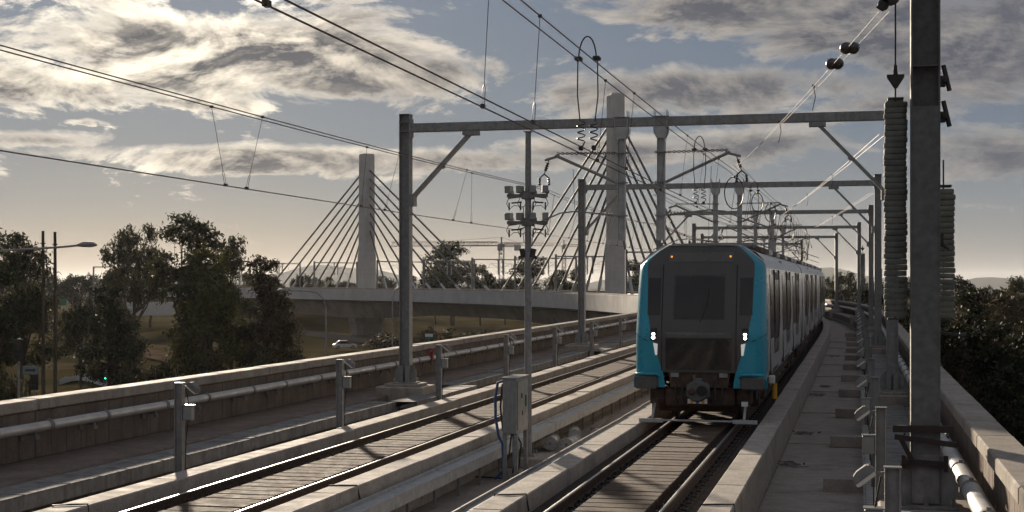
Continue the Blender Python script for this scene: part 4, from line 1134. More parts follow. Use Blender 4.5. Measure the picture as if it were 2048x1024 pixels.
# ------------------------------------------------------------------ walkway lamp posts
def make_lamp_post(sg):
    t = empty('walkway_lamp_post', (0, 0, 0))
    mb = MB(); h_section(mb, 0, 0, DZ + .02, 1.44, .14, .11, .012, .01); mb.box((0, 0, 1.447), (.15, .12, .012)); mb.box((0, 0, DZ + .01), (.3, .26, .02)); mb.build('post', galv, t)
    mb = MB(); mb.bar((sg * .07, 0, 1.40), (sg * .2, 0, 1.39), .03, .012); mb.build('lamp_arm', galv, t)
    M = Matrix.Rotation(sg * R(38), 3, 'Y'); c0 = Vector((sg * .25, 0, 1.37))
    def slab(rings):
        vs = [M @ Vector((sx * w + sg * dx, sy * d, z)) + c0 for z, w, d, dx in rings for sx, sy in ((-1, -1), (1, -1), (1, 1), (-1, 1))]
        fs = [(i * 4 + k, (i + 1) * 4 + k, (i + 1) * 4 + (k + 1) % 4, i * 4 + (k + 1) % 4) for i in range(len(rings) - 1) for k in range(4)] + [(0, 1, 2, 3)]
        n = len(rings) - 1; fs.append((n * 4 + 3, n * 4 + 2, n * 4 + 1, n * 4)); m = MB(); m.add(vs, fs); return m
    hd = slab([(.060, .05, .055, -.02), (.045, .085, .075, -.01), (-.012, .112, .088, 0), (-.022, .112, .088, 0)]).build('lamp_head', galv_dark, t)
    slab([(-.021, .102, .08, 0), (-.05, .098, .076, 0), (-.062, .075, .055, 0)]).build('lens', lens, hd)
    mb = MB(); mb.box((sg * .16, 0, .96), (.16, .12, .24), b=.015); mb.box((sg * .16, 0, 1.085), (.18, .14, .015)); bx = mb.build('junction_box', cab_m, t)
    mb = MB(); mb.tube([(sg * .1, .02, 1.36), (sg * .13, .03, 1.2), (sg * .15, .02, 1.09)], .009, 5); mb.tube([(sg * .14, .02, .84), (sg * .1, .03, .5), (sg * .09, .02, .0)], .009, 5); mb.build('cable', rubber, t)
    return t
lp = make_lamp_post(1)
for i in range(14):
    o = lp if i == 0 else copy_tree(lp); place(o, 21.8 + i * 7.55, -10.78, 0)
    tag(o, 'grey lamp post with tilted floodlight beside the left track, %s from the camera' % ORD[i], 'lamp post', 'lamp posts beside the left track')
rp = make_lamp_post(-1)
for i in range(14):
    o = rp if i == 0 else copy_tree(rp); place(o, 13.1 + i * 6.4, .30, 0)
    tag(o, 'grey lamp post with floodlight along the right walkway, %s from the camera' % ORD[i], 'lamp post', 'lamp posts along the right walkway')

# ------------------------------------------------------------------ between the tracks: equipment mast, cabinet, drums
em = empty('equipment_pole', P(29.4, -6.66, DZ + .2), 0, 'slim grey pole with two cross arms of instrument boxes between the tracks', 'pole')
mb = MB(); mb.box((0, 0, -.1), (1.1, 1.0, .2), b=.02); mb.build('plinth', concrete, em)
mb = MB(); mb.tube([(0, 0, 0), (0, 0, 3.2), (0, 0, 6.72)], [.078, .074, .062], 12); mb.box((0, 0, .015), (.36, .36, .03)); mb.box((0, 0, 6.73), (.16, .16, .02))
mb.build('shaft', galv, em, 50)
for sx in (-1, 1):
    for sy in (-1, 1):
        mb = MB(); mb.cyl((sx * .14, sy * .14, .03), (sx * .14, sy * .14, .12), .018, 6); mb.build('anchor_bolt', galv, em)
for zi, z in enumerate((5.40, 4.84)):
    mb = MB(); mb.bar((-.43, -.07, z), (.43, -.07, z), .06, .07); mb.box((0, 0, z), (.24, .22, .14), b=.01)
    for sg in (-1, 1): mb.bar((sg * .1, -.05, z - .01), (sg * .40, -.05, z - .05), .05, .03)
    arm = mb.build('cross_arm', galv_dark, em)
    for k, x in enumerate((-.39, -.15, .12, .38)):
        mb = MB(); M = Matrix.Rotation((-.3, -.15, .15, .3)[k], 3, 'Z'); mb.box((x, -.09, z + .13), (.13, .16, .15), 0, M, .012); mb.box((x + .04, -.06, z + .07), (.08, .1, .06), 0, M)
        mb.build('instrument_box', cab_m, arm)
        mb = MB(); w = (-1, -1, 1, 1)[k]
        mb.tube([(x, -.06, z - .02), (x + w * .06, -.05, z - .16), (x, -.06, z - .28), (x - w * .1, -.05, z - .2), (w * .1, -.02, z - .22), (w * .085, 0, z - .42)], .008, 5); mb.cyl((x, -.06, z - .14), (x, -.06, z - .30), .016, 6); mb.build('drop_cable', rubber, arm, 50)
    mb = MB(); mb.tube([(-.34, -.06, z - .15), (-.12, -.06, z - .13)], .016, 6); mb.tube([(.34, -.06, z - .15), (.12, -.06, z - .13)], .016, 6); mb.build('cable_bar', iron, arm)
mb = MB(); 
for sg in (-1, 1): mb.bar((sg * .13, -.02, 4.30), (sg * .09, -.02, 4.12), .07, .1); mb.box((sg * .15, -.02, 4.12), (.09, .08, .07), b=.01)
mb.build('camera_bracket', iron, em)
mb = MB(); mb.ball((-.13, -.05, .72), (.055, .05, .14), 12, 8); mb.build('orange_cover', orange_pl, em, 60)
cb_ = empty('equipment_cabinet', P(27.3, -6.44, DZ), 0, 'grey steel equipment cabinet on legs with blue hose between the tracks', 'cabinet')
mb = MB(); mb.box((0, 0, 1.44), (.27, .98, 1.05), b=.012); mb.box((0, 0, 1.975), (.33, 1.04, .03), b=.008); cbb = mb.build('housing', cab_m, cb_)
mb = MB(); mb.box((.142, .02, 1.44), (.018, .86, .94), b=.006); dd = mb.build('door', cab_m, cb_)
mb = MB(); mb.box((.16, .25, 1.5), (.02, .05, .22), b=.005); mb.build('handle', mat('green_handle', (.03, .11, .07), None, .5), dd)
mb = MB(); mb.box((.158, -.1, 1.62), (.006, .09, .09)); mb.box((.158, -.05, 1.28), (.006, .05, .09)); mb.build('warning_plate', iron, dd)
for x in (-.10, .0, .1):
    mb = MB(); mb.box((x, -.497, 1.44), (.035, .012, .98)); mb.build('channel', galv, cb_)
for x, y in ((-.11, -.4), (.11, -.4), (-.11, .4), (.11, .4)):
    mb = MB(); mb.box((x, y, .46), (.07, .07, .91)); mb.box((x, y, .012), (.18, .18, .024)); mb.extrude([(x, .03), (x + .12, .03), (x + .03, .26), (x, .26)], y - .008, y + .008); mb.build('leg', galv, cb_)
mb = MB(); mb.tube([(-.12, -.42, 1.92), (-.24, -.44, 1.88), (-.285, -.44, 1.6), (-.28, -.44, 1.2), (-.22, -.44, .86), (-.15, -.42, .72), (-.13, -.4, .2), (-.3, -.4, .04)], .028, 8); mb.build('blue_hose', blue_pl, cb_, 50)
mb = MB(); mb.tube([(-.18, -.3, 1.85), (-.22, -.3, 1.4), (-.17, -.3, .95)], .02, 6)
mb.tube([(.02, -.3, .92), (.12, -.32, .6), (.02, -.3, .15)], .018, 6); mb.tube([(.06, -.2, .92), (.18, -.25, .7), (.1, -.2, .1)], .018, 6); mb.tube([(-.02, -.2, .92), (-.05, -.3, .5), (-.2, -.3, .04), (-.9, -.2, .05)], .018, 6); mb.build('black_cable', rubber, cb_, 50)
drum_m = mat('dusty_white_drum', (.40, .39, .37), (.31, .30, .285), .6, 0, 9, .1, 50, stain=(.22, .205, .19), sscale=5)
def drum(l, a, rot, label):
    t = empty('flanged_drum', P(l, a, DZ), rot, label, 'drum', 'flanged cylinders on the floor between the tracks')
    mb = MB(); mb.tube([(0, 0, .18), (0, .04, .18), (0, .041, .18), (0, .62, .18), (0, .63, .18), (0, .67, .18)], [.155, .155, .125, .125, .155, .155], 24); mb.build('barrel', drum_m, t, 40)
    for k in range(8):
        q = 2 * math.pi * k / 8; mb = MB(); mb.cyl((.12 * math.cos(q), -.012, .18 + .12 * math.sin(q)), (.12 * math.cos(q), .01, .18 + .12 * math.sin(q)), .012, 8); mb.build('bolt', galv_dark, t)
    mb = MB(); mb.cyl((0, -.02, .18), (0, .01, .18), .03, 12); mb.build('hub', galv_dark, t, 40)
drum(31.9, -6.72, .08, 'leftmost white flanged cylinder lying right of the equipment pole')
drum(31.8, -6.33, -.1, 'second white flanged cylinder from the equipment pole')
drum(33.7, -6.5, .2, 'white flanged cylinder half hidden behind the first two')
drum(33.9, -6.02, -.15, 'rightmost white flanged cylinder beside the ridged trough')
mb = MB(); mb.box((0, 0, .1), (.16, 3.0, .2), b=.01); o = mb.build('timber_beam', mat('weathered_timber', (.19, .165, .13), (.13, .11, .09), .85, 0, 8, .3, 40), None, None, P(37.0, -6.45, DZ), .05)
tag(o, 'weathered timber beam lying on the floor behind the white cylinders', 'timber beam')
mb = MB(); mb.box((0, 0, .05), (.16, .75, .10), b=.015); mb.box((.02, 0, .105), (.05, .7, .015)); o = mb.build('tube_carton', white_pl, None, None, P(38.5, -5.85, DZ), -.3); tag(o, 'small white carton lying on the floor between the tracks near the train', 'carton')
# kerb-top cables: thin black leads laid over the kerbs
def lead(label, pts):
    mb = MB(); mb.tube([P(*p) for p in pts], .013, 6); o = mb.build('cable_lead', rubber, None, 50); tag(o, label, 'cable', 'black leads laid over the kerbs')
lead('thin black lead over the right kerb in front of the train', [(19.6, -2.1, -.15), (19.6, -2.06, .085), (19.62, -1.85, .09), (19.7, -1.62, .088), (19.72, -1.59, -.2), (19.8, -1.56, -.65)])
lead('thin black lead over the left kerb of the train track', [(19.9, -5.02, -.3), (19.9, -4.99, .085), (19.85, -4.8, .09), (20.0, -4.56, .088), (20.0, -4.52, -.15)])
lead('thin black lead over the right kerb of the empty track', [(20.2, -7.62, -.15), (20.2, -7.58, .088), (20.25, -7.4, .09), (20.3, -7.19, .088), (20.3, -7.14, -.12)])
lead('thin black lead over the outer kerb of the empty track', [(17.5, -10.55, -.3), (17.5, -10.5, .088), (17.6, -10.3, .09), (17.7, -10.1, .088), (17.7, -10.07, -.15)])
# walkway debris
def debris(l, a, s, label):
    rn = random.Random(int(l * 7)); mb = MB()
    for k in range(9):
        c = Vector((rn.gauss(0, .10) * s, rn.gauss(0, .12) * s, .03 + rn.uniform(0, .05))); q = rn.uniform(0, 3.1)
        M = Matrix.Rotation(q, 3, 'Z') @ Matrix.Rotation(rn.uniform(-.4, .4), 3, 'X')
        mb.box(c, (rn.uniform(.04, .14), rn.uniform(.02, .06), rn.uniform(.015, .05)), 0, M)
    for k in range(3):
        p = [Vector((rn.gauss(0, .2) * s, rn.gauss(0, .14) * s, .03 + .05 * rn.random())) for _ in range(4)]; mb.tube(p, .01, 5)
    o = mb.build('scrap_pile', galv_dark, None, None, P(l, a, DZ + .03), rn.uniform(0, 3)); tag(o, label, 'scrap pile', 'scraps left on the walkway')
    o['kind'] = 'stuff'
debris(30.3, -1.36, 1.2, 'small heap of offcuts and ties against the kerb, nearest the camera')
debris(36.6, -1.28, 1.1, 'second heap of offcuts against the kerb, beside the train front')
debris(49, -1.28, .9, 'small heap of cable scraps on the walkway beside the train')
debris(53, -1.1, .9, 'far heap of cable scraps on the walkway beside the train')
debris(74, -1.2, 1.2, 'farthest heap of scraps on the walkway beside the train')
# valves
def valve(l, a, z, label):
    t = empty('pipe_valve', P(l, a, z), 0, label, 'valve', 'red valves on the service pipes')
    mb = MB(); mb.tube([(.1 * math.cos(2 * math.pi * k / 14), -.05, .1 * math.sin(2 * math.pi * k / 14) + .1) for k in range(15)], .016, 6); mb.tube([(-.1, -.05, .1), (.1, -.05, .1)], .01, 5); mb.tube([(0, -.05, 0), (0, -.05, .2)], .01, 5); mb.build('hand_wheel', red_paint, t, 50)
    mb = MB(); mb.cyl((0, -.06, .1), (0, .1, .1), .03, 8); mb.box((0, .1, 0), (.12, .12, .24), b=.02); mb.cyl((0, .1, -.2), (0, .1, .0), .04, 10); mb.build('valve_body', red_paint, t)
valve(44.6, -13.3, .78, 'red valve wheel on the left service pipe')
valve(24.6, 1.2, .72, 'red valve wheel on the right service pipe')
# ------------------------------------------------------------------ trees
leafA = mat('eucalypt_leaf', (.060, .058, .024), (.034, .036, .015), .65, 0, .5, 0, trans=.28, spec=.25)
leafB = mat('olive_leaf', (.095, .092, .024), (.050, .054, .018), .65, 0, .5, 0, trans=.3, spec=.25)
leafC = mat('dark_brown_leaf', (.070, .052, .026), (.038, .032, .017), .7, 0, .5, 0, trans=.25, spec=.2)
leafD = mat('dark_olive_leaf', (.034, .036, .017), (.020, .023, .011), .7, 0, .5, 0, trans=.2, spec=.2)  # darkest of the leaf colours, a deep olive green
bark = mat('bark', (.085, .066, .05), (.05, .04, .032), .9, 0, 4, .4, 20, spec=.1)
def crown_mesh(seed, lobes, n_clump, per, leaf, spread):
    """lobes: (x,y,z,rx,ry,rz). Leaf-sized quads gathered in clumps over the lobes' outer shells."""
    rn = np.random.RandomState(seed)
    wts = np.array([l[3] * l[4] * l[5] for l in lobes]) ** .67; wts /= wts.sum()
    cs = []
    for _ in range(n_clump):
        l = lobes[rn.choice(len(lobes), p=wts)]
        d = rn.normal(size=3); d /= np.linalg.norm(d); r = rn.uniform(.35, 1.05) ** .6
        cs.append((l[0] + d[0] * l[3] * r, l[1] + d[1] * l[4] * r, l[2] + d[2] * l[5] * r))
    cs = np.array(cs); c = np.repeat(cs, per, 0); N = len(c)
    off = rn.normal(size=(N, 3)) * spread * np.array([1, 1, .7]); off[:, 2] -= .3 * np.abs(off[:, 0] * .5)
    c = c + off
    a = rn.normal(size=(N, 3)); a[:, 2] -= .6; a /= np.linalg.norm(a, axis=1)[:, None]
    b = np.cross(a, rn.normal(size=(N, 3))); b /= np.linalg.norm(b, axis=1)[:, None]
    s = leaf * rn.uniform(.6, 1.3, size=(N, 1)); a = a * s; b = b * s * .42
    v = np.stack([c - a, c + b * 1.0, c + a, c - b * 1.0], 1).reshape(-1, 3)
    me = bpy.data.meshes.new('crown'); me.vertices.add(4 * N); me.vertices.foreach_set('co', v.ravel())
    me.loops.add(4 * N); me.loops.foreach_set('vertex_index', np.arange(4 * N)); me.polygons.add(N); me.polygons.foreach_set('loop_start', np.arange(0, 4 * N, 4))
    me.update(calc_edges=True); me.validate(); return me, cs
def trunk_mesh(seed, lobes, h0, r0, cs):
    rn = random.Random(seed); mb = MB()
    top = max(l[2] for l in lobes)
    pts = [Vector((0, 0, -.8))]; n = 7
    for k in range(1, n + 1):
        pts.append(Vector((rn.gauss(0, .12) * k ** .5, rn.gauss(0, .12) * k ** .5, top * .8 * k / n)))
    mb.tube(pts, [r0 * (1 - .8 * k / n) + .02 for k in range(n + 1)], 8)
    for l in lobes:
        k = rn.randint(2, 5); p = pts[k]; e = Vector((l[0], l[1], l[2])); m = p.lerp(e, .5) + Vector((rn.gauss(0, .3), rn.gauss(0, .3), -.1 * (e - p).length))
        mb.tube([p, m, e], [r0 * .45, r0 * .28, r0 * .12], 6)
        near = sorted(cs, key=lambda q: (q[0] - l[0]) ** 2 + (q[1] - l[1]) ** 2 + (q[2] - l[2]) ** 2)[::6][:9]
        for q in near: mb.tube([m.lerp(e, rn.uniform(.3, 1)), Vector(q)], [r0 * .12, .02], 4, cap=False)
    return mb.mesh('trunk', bark, 60)
def lobes_for(kind, seed):
    rn = random.Random(seed); L = []
    if kind == 'tall':          # 20 m eucalypt, several stacked billows
        for z, r, n in ((18, 1.6, 2), (15.5, 2.4, 3), (12.5, 3.1, 4), (9.5, 3.4, 4), (6.5, 3.0, 3)):
            for k in range(n):
                q = rn.uniform(0, 6.28); d = r * rn.uniform(.4, 1.0); L.append((d * math.cos(q), d * math.sin(q), z + rn.uniform(-1, 1), rn.uniform(1.4, 2.3), rn.uniform(1.4, 2.3), rn.uniform(1.2, 1.9)))
    elif kind == 'cone':        # 15 m dense, narrow top and wide middle
        for z, r, n in ((13.6, .4, 1), (11.6, 1.0, 3), (9.2, 1.6, 4), (6.6, 2.2, 5), (4.0, 2.3, 5), (1.8, 1.9, 4)):
            for k in range(n):
                q = rn.uniform(0, 6.28); L.append((r * math.cos(q), r * math.sin(q), z + rn.uniform(-.5, .5), rn.uniform(1.1, 1.6), rn.uniform(1.1, 1.6), rn.uniform(1.1, 1.6)))
    elif kind == 'round':       # 14 m spreading crown on bare limbs
        for z, r, n in ((12.4, 1.8, 3), (10.8, 3.6, 6), (8.6, 4.4, 6), (6.8, 3.6, 4)):
            for k in range(n):
                q = 6.28 * k / n + rn.uniform(-.4, .4); L.append((r * math.cos(q), r * math.sin(q), z + rn.uniform(-.7, .7), rn.uniform(1.2, 2.0), rn.uniform(1.2, 2.0), rn.uniform(.9, 1.4)))
    else:                       # shrub 4 m
        for k in range(9):
            q = rn.uniform(0, 6.28); r = rn.uniform(0, 1.9); L.append((r * math.cos(q), r * math.sin(q), rn.uniform(.8, 3.2) - r * .3, rn.uniform(.8, 1.3), rn.uniform(.8, 1.3), rn.uniform(.7, 1.1)))
    return L
PRO = {}
HGT = {'tall': 20.5, 'cone': 15.2, 'round': 14.2, 'shrub': 4.2}
for kind, seeds, nc, per, leaf, spread in (('tall', (11, 23), 400, 34, .26, .42), ('cone', (5, 17), 380, 34, .21, .36), ('round', (8, 31), 300, 36, .24, .42), ('shrub', (2, 14), 130, 26, .17, .26)):
    for i, sd in enumerate(seeds):
        lb = lobes_for(kind, sd); cm, cs = crown_mesh(sd, lb, nc, per, leaf, spread)
        PRO[(kind, i)] = (cm, trunk_mesh(sd, lb, 0, .34 if kind != 'shrub' else .09, cs))
_cm = {}
def tree(kind, v, px, Y, top_y, wpx, label, leafm, group, base=None, name=None, rot=None):
    cm, tm = PRO[(kind, v)]
    key = (kind, v, leafm.name)
    if key not in _cm:
        m2 = cm.copy(); m2.materials.clear(); m2.materials.append(leafm); _cm[key] = m2
    p = at(px, Y, 0); p.z = ground_h(p.x, p.y) if base is None else base
    h = CAM_Z + (572 - top_y) / FPX * Y - p.z
    sz = h / HGT[kind]; nat = {'tall': 9.2, 'cone': 6.6, 'round': 11.5, 'shrub': 5.0}[kind]
    sx = wpx / FPX * Y / nat
    t = empty(name or ('shrub' if kind == 'shrub' else 'gum_tree'), p, rot if rot is not None else (px * .37) % 6.28, label, 'shrub' if kind == 'shrub' else 'tree', group)
    t.scale = (sx, sx, sz)
    obj('crown', _cm[key], t); obj('trunk', tm, t)
    return t
G1 = 'trees left of the viaduct'; G2 = 'far trees behind the bridge'; G3 = 'trees right of the viaduct'; G4 = 'shrubs below the viaduct'
tree('tall', 1, 45, 150, 462, 170, 'dark gum tree at the left edge of the picture', leafA, G1)
tree('round', 0, 268, 235, 452, 140, 'round open crowned gum tree behind the tallest tree', leafA, G1)
tree('tall', 0, 372, 182, 428, 200, 'tallest gum tree on the left, with stacked billowing crown', leafA, G1)
tree('cone', 0, 412, 160, 500, 135, 'olive green conical tree in front of the tallest gum tree', leafB, G1)
tree('cone', 1, 528, 168, 512, 135, 'brownish dense tree next to the left end of the bridge', leafC, G1)
tree('tall', 1, 462, 205, 470, 90, 'slender gum tree between the tallest tree and the brownish tree', leafA, G1)
tree('cone', 1, 222, 148, 566, 130, 'low dark bushy tree left of the tallest tree', leafD, G1)
tree('round', 1, 162, 175, 590, 100, 'small tree on a thin stem near the white fence', leafD, G1)
tree('tall', 0, -10, 130, 520, 150, 'dark tree cut by the left edge of the picture', leafD, G1)
for i, (px, Y, ty, w, lab) in enumerate([(600, 160, 690, 60, 'shrub below the bridge at the right of the brownish tree'), (250, 140, 715, 80, 'dark shrub above the parapet near the green traffic light'), (320, 138, 700, 110, 'wide dark shrub right of the low dark bushy tree'), (520, 142, 690, 110, 'shrub at the foot of the brownish tree'), (20, 110, 700, 90, 'dark shrub at the left edge above the parapet'), (420, 140, 690, 110, 'shrub at the foot of the olive tree'), (570, 190, 655, 70, 'pale shrub behind the curved street lamp'), (860, 300, 650, 60, 'shrub under the bridge right of the left pier'), (780, 250, 660, 130, 'dark shrub mass under the bridge beside the nearest portal mast'), (900, 240, 655, 130, 'dark shrub mass under the bridge right of the nearest portal mast'), (960, 262, 650, 90, 'rightmost dark shrub under the bridge')]):
    tree('shrub', i % 2, px, Y, ty, w, lab, (leafD, leafA, leafC)[i % 3], G4)
far = [(905, 430, 484, 140, 'tall', 'large dark tree behind the bridge between the two towers'), (870, 440, 520, 60, 'round', 'smaller dark tree left of the large tree behind the bridge'), (960, 445, 530, 70, 'round', 'low dark tree right of the large tree behind the bridge'), (1055, 430, 512, 110, 'tall', 'dark tree behind the bridge beside the equipment pole'), (1120, 440, 540, 70, 'round', 'low tree behind the bridge left of the right tower'), (1155, 450, 528, 50, 'tall', 'slim tree behind the bridge left of the right tower'), (1275, 420, 520, 70, 'tall', 'tree behind the right tower of the bridge'), (602, 520, 541, 50, 'round', 'small tree behind the left stays of the bridge'), (640, 560, 555, 90, 'round', 'low far trees left of the left tower'), (690, 560, 556, 60, 'round', 'low far tree beside the left tower'), (770, 560, 553, 60, 'round', 'low far tree right of the left tower'), (815, 540, 550, 60, 'tall', 'far tree behind the right stays of the left tower'), (230, 420, 540, 90, 'round', 'far tree behind the billboard frame'), (160, 430, 538, 90, 'round', 'far tree left of the billboard frame'), (90, 440, 545, 90, 'round', 'far tree behind the left edge gum tree'), (300, 430, 545, 90, 'round', 'far tree behind the round gum tree'), (10, 430, 540, 100, 'round', 'far tree at the left edge of the skyline'), (545, 430, 545, 60, 'round', 'far tree left of the left stays'), (500, 430, 548, 80, 'round', 'far tree behind the brownish tree'), (1010, 450, 548, 60, 'round', 'low far tree behind the equipment pole')]
for i, (px, Y, ty, w, k, lab) in enumerate(far): tree(k, i % 2, px, Y, ty, w, lab, (leafA, leafD)[i % 2], G2)
right = [(1690, 300, 545, 80, 'round', 'tree beyond the far right parapet behind the train tail'), (1745, 280, 548, 80, 'round', 'second tree beyond the right parapet left of the weight stack'), (1665, 320, 556, 60, 'round', 'tree just right of the train tail'), (1800, 260, 552, 90, 'tall', 'tree hidden partly by the tall weight stack'), (1915, 230, 552, 90, 'tall', 'tree on the right skyline beside the short weight stack'), (2000, 240, 562, 110, 'round', 'tree in the middle of the right skyline'), (2040, 220, 553, 80, 'tall', 'tree at the right edge of the skyline'), (1940, 120, 575, 150, 'cone', 'large dark tree right of the anchor mast'), (2020, 110, 590, 170, 'cone', 'large dark tree at the right edge'), (1985, 85, 640, 200, 'cone', 'dark tree crown close behind the right parapet'), (2060, 75, 650, 200, 'cone', 'dark tree crown at the right edge behind the parapet'), (1915, 92, 700, 110, 'cone', 'low dark tree behind the right parapet and anchor mast'), (2010, 62, 740, 200, 'cone', 'lowest dark tree crown behind the right parapet'), (1870, 150, 600, 90, 'cone', 'dark tree directly behind the anchor mast'), (1955, 160, 600, 130, 'round', 'brownish tree behind the dark right trees')]
for i, (px, Y, ty, w, k, lab) in enumerate(right): tree(k, i % 2, px, Y, ty, w, lab, (leafA, leafD, leafD)[i % 3] if i < 7 else (leafD, leafD, leafC)[i % 3], G3)
fw = MB()
# ------------------------------------------------------------------ street furniture and far things on the left
pole_m = mat('street_pole_steel', (.27, .26, .25), (.21, .2, .195), .55, .4, 3)
def ground_at(px, Y): p = at(px, Y, 0); p.z = ground_h(p.x, p.y); return p
def street_lamp(px, Y, top_y, pts, head, label):
    """pts: arm polyline in metres (right, up) from the pole top"""
    g = ground_at(px, Y); top = CAM_Z + (572 - top_y) / FPX * Y
    t = empty('street_lamp', g, TH, label, 'street lamp', 'street lamps')
    h = top - g.z
    mb = MB(); mb.tube([(0, 0, 0), (0, 0, h * .5), (0, 0, h)], [.12, .1, .075], 10); mb.build('pole', pole_m, t, 50)
    mb = MB(); mb.tube([(0, 0, h)] + [(x, 0, h + z) for x, z in pts], .06, 8); mb.build('arm', pole_m, t, 50)
    x, z = pts[-1]; s = head
    mb = MB(); mb.tube([(x - s * .1, 0, h + z), (x + s * .25, 0, h + z + .06), (x + s * .7, 0, h + z + .05), (x + s * .95, 0, h + z + .01)], [.07, .17, .16, .05], 10); hd = mb.build('lamp_head', pole_m, t, 50)
    mb = MB(); mb.ball((x + s * .55, 0, h + z - .03), (abs(s) * .28, .12, .09), 10, 6); mb.build('lens', lens, hd, 50)
street_lamp(-70, 84, 520, [(.6, .35), (2.2, .55), (5.6, .75), (6.6, .85)], 1.1, 'long armed street lamp reaching in from the left edge')
street_lamp(652, 150, 615, [(-.25, .9), (-.9, 1.5), (-2., 1.7), (-4.2, 1.75)], -.9, 'curved street lamp in front of the left bridge pier')
street_lamp(785, 190, 592, [(.3, .8), (.9, 1.2), (1.6, 1.3)], .9, 'thin curved street lamp beside the nearest portal mast')
street_lamp(1688, 200, 600, [(-.3, .9), (-.9, 1.4), (-1.7, 1.5)], -.8, 'curved street lamp beyond the far right parapet')
street_lamp(1110, 300, 560, [(.3, .5), (1.0, .7)], .7, 'small street lamp behind the bridge near the right tower')
sig_g = mat('green_signal_light', (.05, .6, .35), None, .4, emit=(.05, 1., .45), estr=1.6)
sig_r = mat('red_signal_lens', (.16, .02, .01), None, .4)
def signal(px, Y, top_y, s, label, lit, arrow=False, face=0):
    g = ground_at(px, Y); top = CAM_Z + (572 - top_y) / FPX * Y; h = top - g.z
    t = empty('traffic_signal', g, TH + face, label, 'traffic signal', 'traffic signals on the road below')
    mb = MB(); mb.tube([(0, .14, 0), (0, .14, h + .1)], .07, 8); mb.build('post', pole_m, t, 50)
    mb = MB(); mb.box((0, 0, h - .6 * s), (.62 * s, .05, 1.25 * s), b=.02); bb = mb.build('back_board', black_pl, t)
    mb = MB(); mb.box((0, -.1, h - .6 * s), (.32 * s, .2, 1.0 * s), b=.03); hs = mb.build('housing', black_pl, t)
    for k, z in enumerate((.28, .6, .92)):
        mb = MB(); mb.cyl((0, -.215, h - z * s), (0, -.19, h - z * s), .12 * s, 14); mb.build('lens', (sig_g if lit == 'g' else black_pl) if k == 2 else (sig_r if k == 0 else black_pl), hs)
        mb = MB(); vs = []; 
        for q in range(9):
            a = math.pi * q / 8; 
            for yy in (-.2, -.38): vs.append((.13 * s * math.cos(a), yy, h - z * s + .13 * s * math.sin(a)))
        mb.add(vs, [(2 * q, 2 * q + 1, 2 * q + 3, 2 * q + 2) for q in range(8)]); mb.build('visor', black_pl, hs)
    if arrow:
        mb = MB(); mb.box((.75, 0, h - 1.75 * s), (.95, .04, .5), b=.02); sb = mb.build('sign_plate', mat('dull_sign_face', (.16, .2, .2), None, .6), t)
        mb = MB(); mb.extrude([(.42, h - 1.82), (.9, h - 1.82), (.9, h - 1.9), (1.05, h - 1.75), (.9, h - 1.60), (.9, h - 1.68), (.42, h - 1.68)], -.03, -.022); mb.build('arrow', black_pl, sb)
signal(36, 84, 680, 1.0, 'dark traffic signal with arrow sign at the left edge', '', True)
signal(68, 92, 745, .9, 'second dark traffic signal low beside the arrow sign', '')
signal(212, 135, 742, .72, 'traffic signal showing green just above the parapet', 'g')
# bare poles in the left tree
for px, ty, lab in ((86, 462, 'left one of two bare dark poles in the left gum tree'), (110, 464, 'right one of two bare dark poles in the left gum tree')):
    g = ground_at(px, 140); top = CAM_Z + (572 - ty) / FPX * 140
    mb = MB(); mb.tube([(0, 0, -.5), (.05, 0, (top - g.z) * .5), (0, 0, top - g.z)], [.2, .17, .14], 9); mb.box((0, 0, top - g.z - 1.2), (.5, .08, .1)); o = mb.build('bare_pole', bark, None, 50, g, TH); tag(o, lab, 'pole', 'bare poles in the left gum tree')
# gantry with sign board, concrete abutment wall behind trees
g = ground_at(210, 330); t = empty('sign_gantry', g, TH, 'grey gantry frame with blank back of a road sign, left of the round tree', 'sign gantry')
hh = CAM_Z + (572 - 534) / FPX * 330 - g.z
for x in (-2.6, ): mb = MB(); mb.tube([(x, 0, 0), (x, 0, hh)], .2, 8); mb.build('post', pole_m, t, 50)
mb = MB(); mb.bar((-2.7, 0, hh), (2.6, 0, hh), .2, .25); mb.build('beam', pole_m, t)
mb = MB(); mb.box((.9, -.1, hh - 4.3), (5.6, .08, 3.2)); mb.build('sign_back', cab_m, t)
mb = MB(); mb.box((0, 0, 1.4), (9.5, .5, 2.8), b=.05); o = mb.build('concrete_barrier', white_conc, None, None, ground_at(300, 300) + Vector((0, 0, 3.2)), TH + .08); tag(o, 'pale concrete wall end showing between the trees left of the tallest gum', 'wall')
g = ground_at(122, 300); t = empty('road_sign', g, TH, 'green road sign on posts behind the left trees', 'road sign')
mb = MB(); mb.box((0, 0, 7.6), (2.4, .06, 1.4), b=.02); mb.build('board', mat('sign_green', (.01, .14, .09), None, .5), t)
for x in (-.8, .8): mb = MB(); mb.cyl((x, .06, 0), (x, .06, 7.4), .06, 8); mb.build('post', pole_m, t)
g = ground_at(858, 240); t = empty('road_sign', g, TH, 'small white and green road sign in the shade under the bridge', 'road sign')
mb = MB(); mb.box((0, 0, 3.6), (1.3, .05, .5)); mb.build('board', white_pl, t); mb = MB(); mb.box((0, 0, 3.15), (1.3, .05, .35)); mb.build('lower_board', mat('sign_green', (.01, .14, .09), None, .5), t); mb = MB(); mb.cyl((0, .05, 0), (0, .05, 3.4), .05, 8); mb.build('post', pole_m, t)
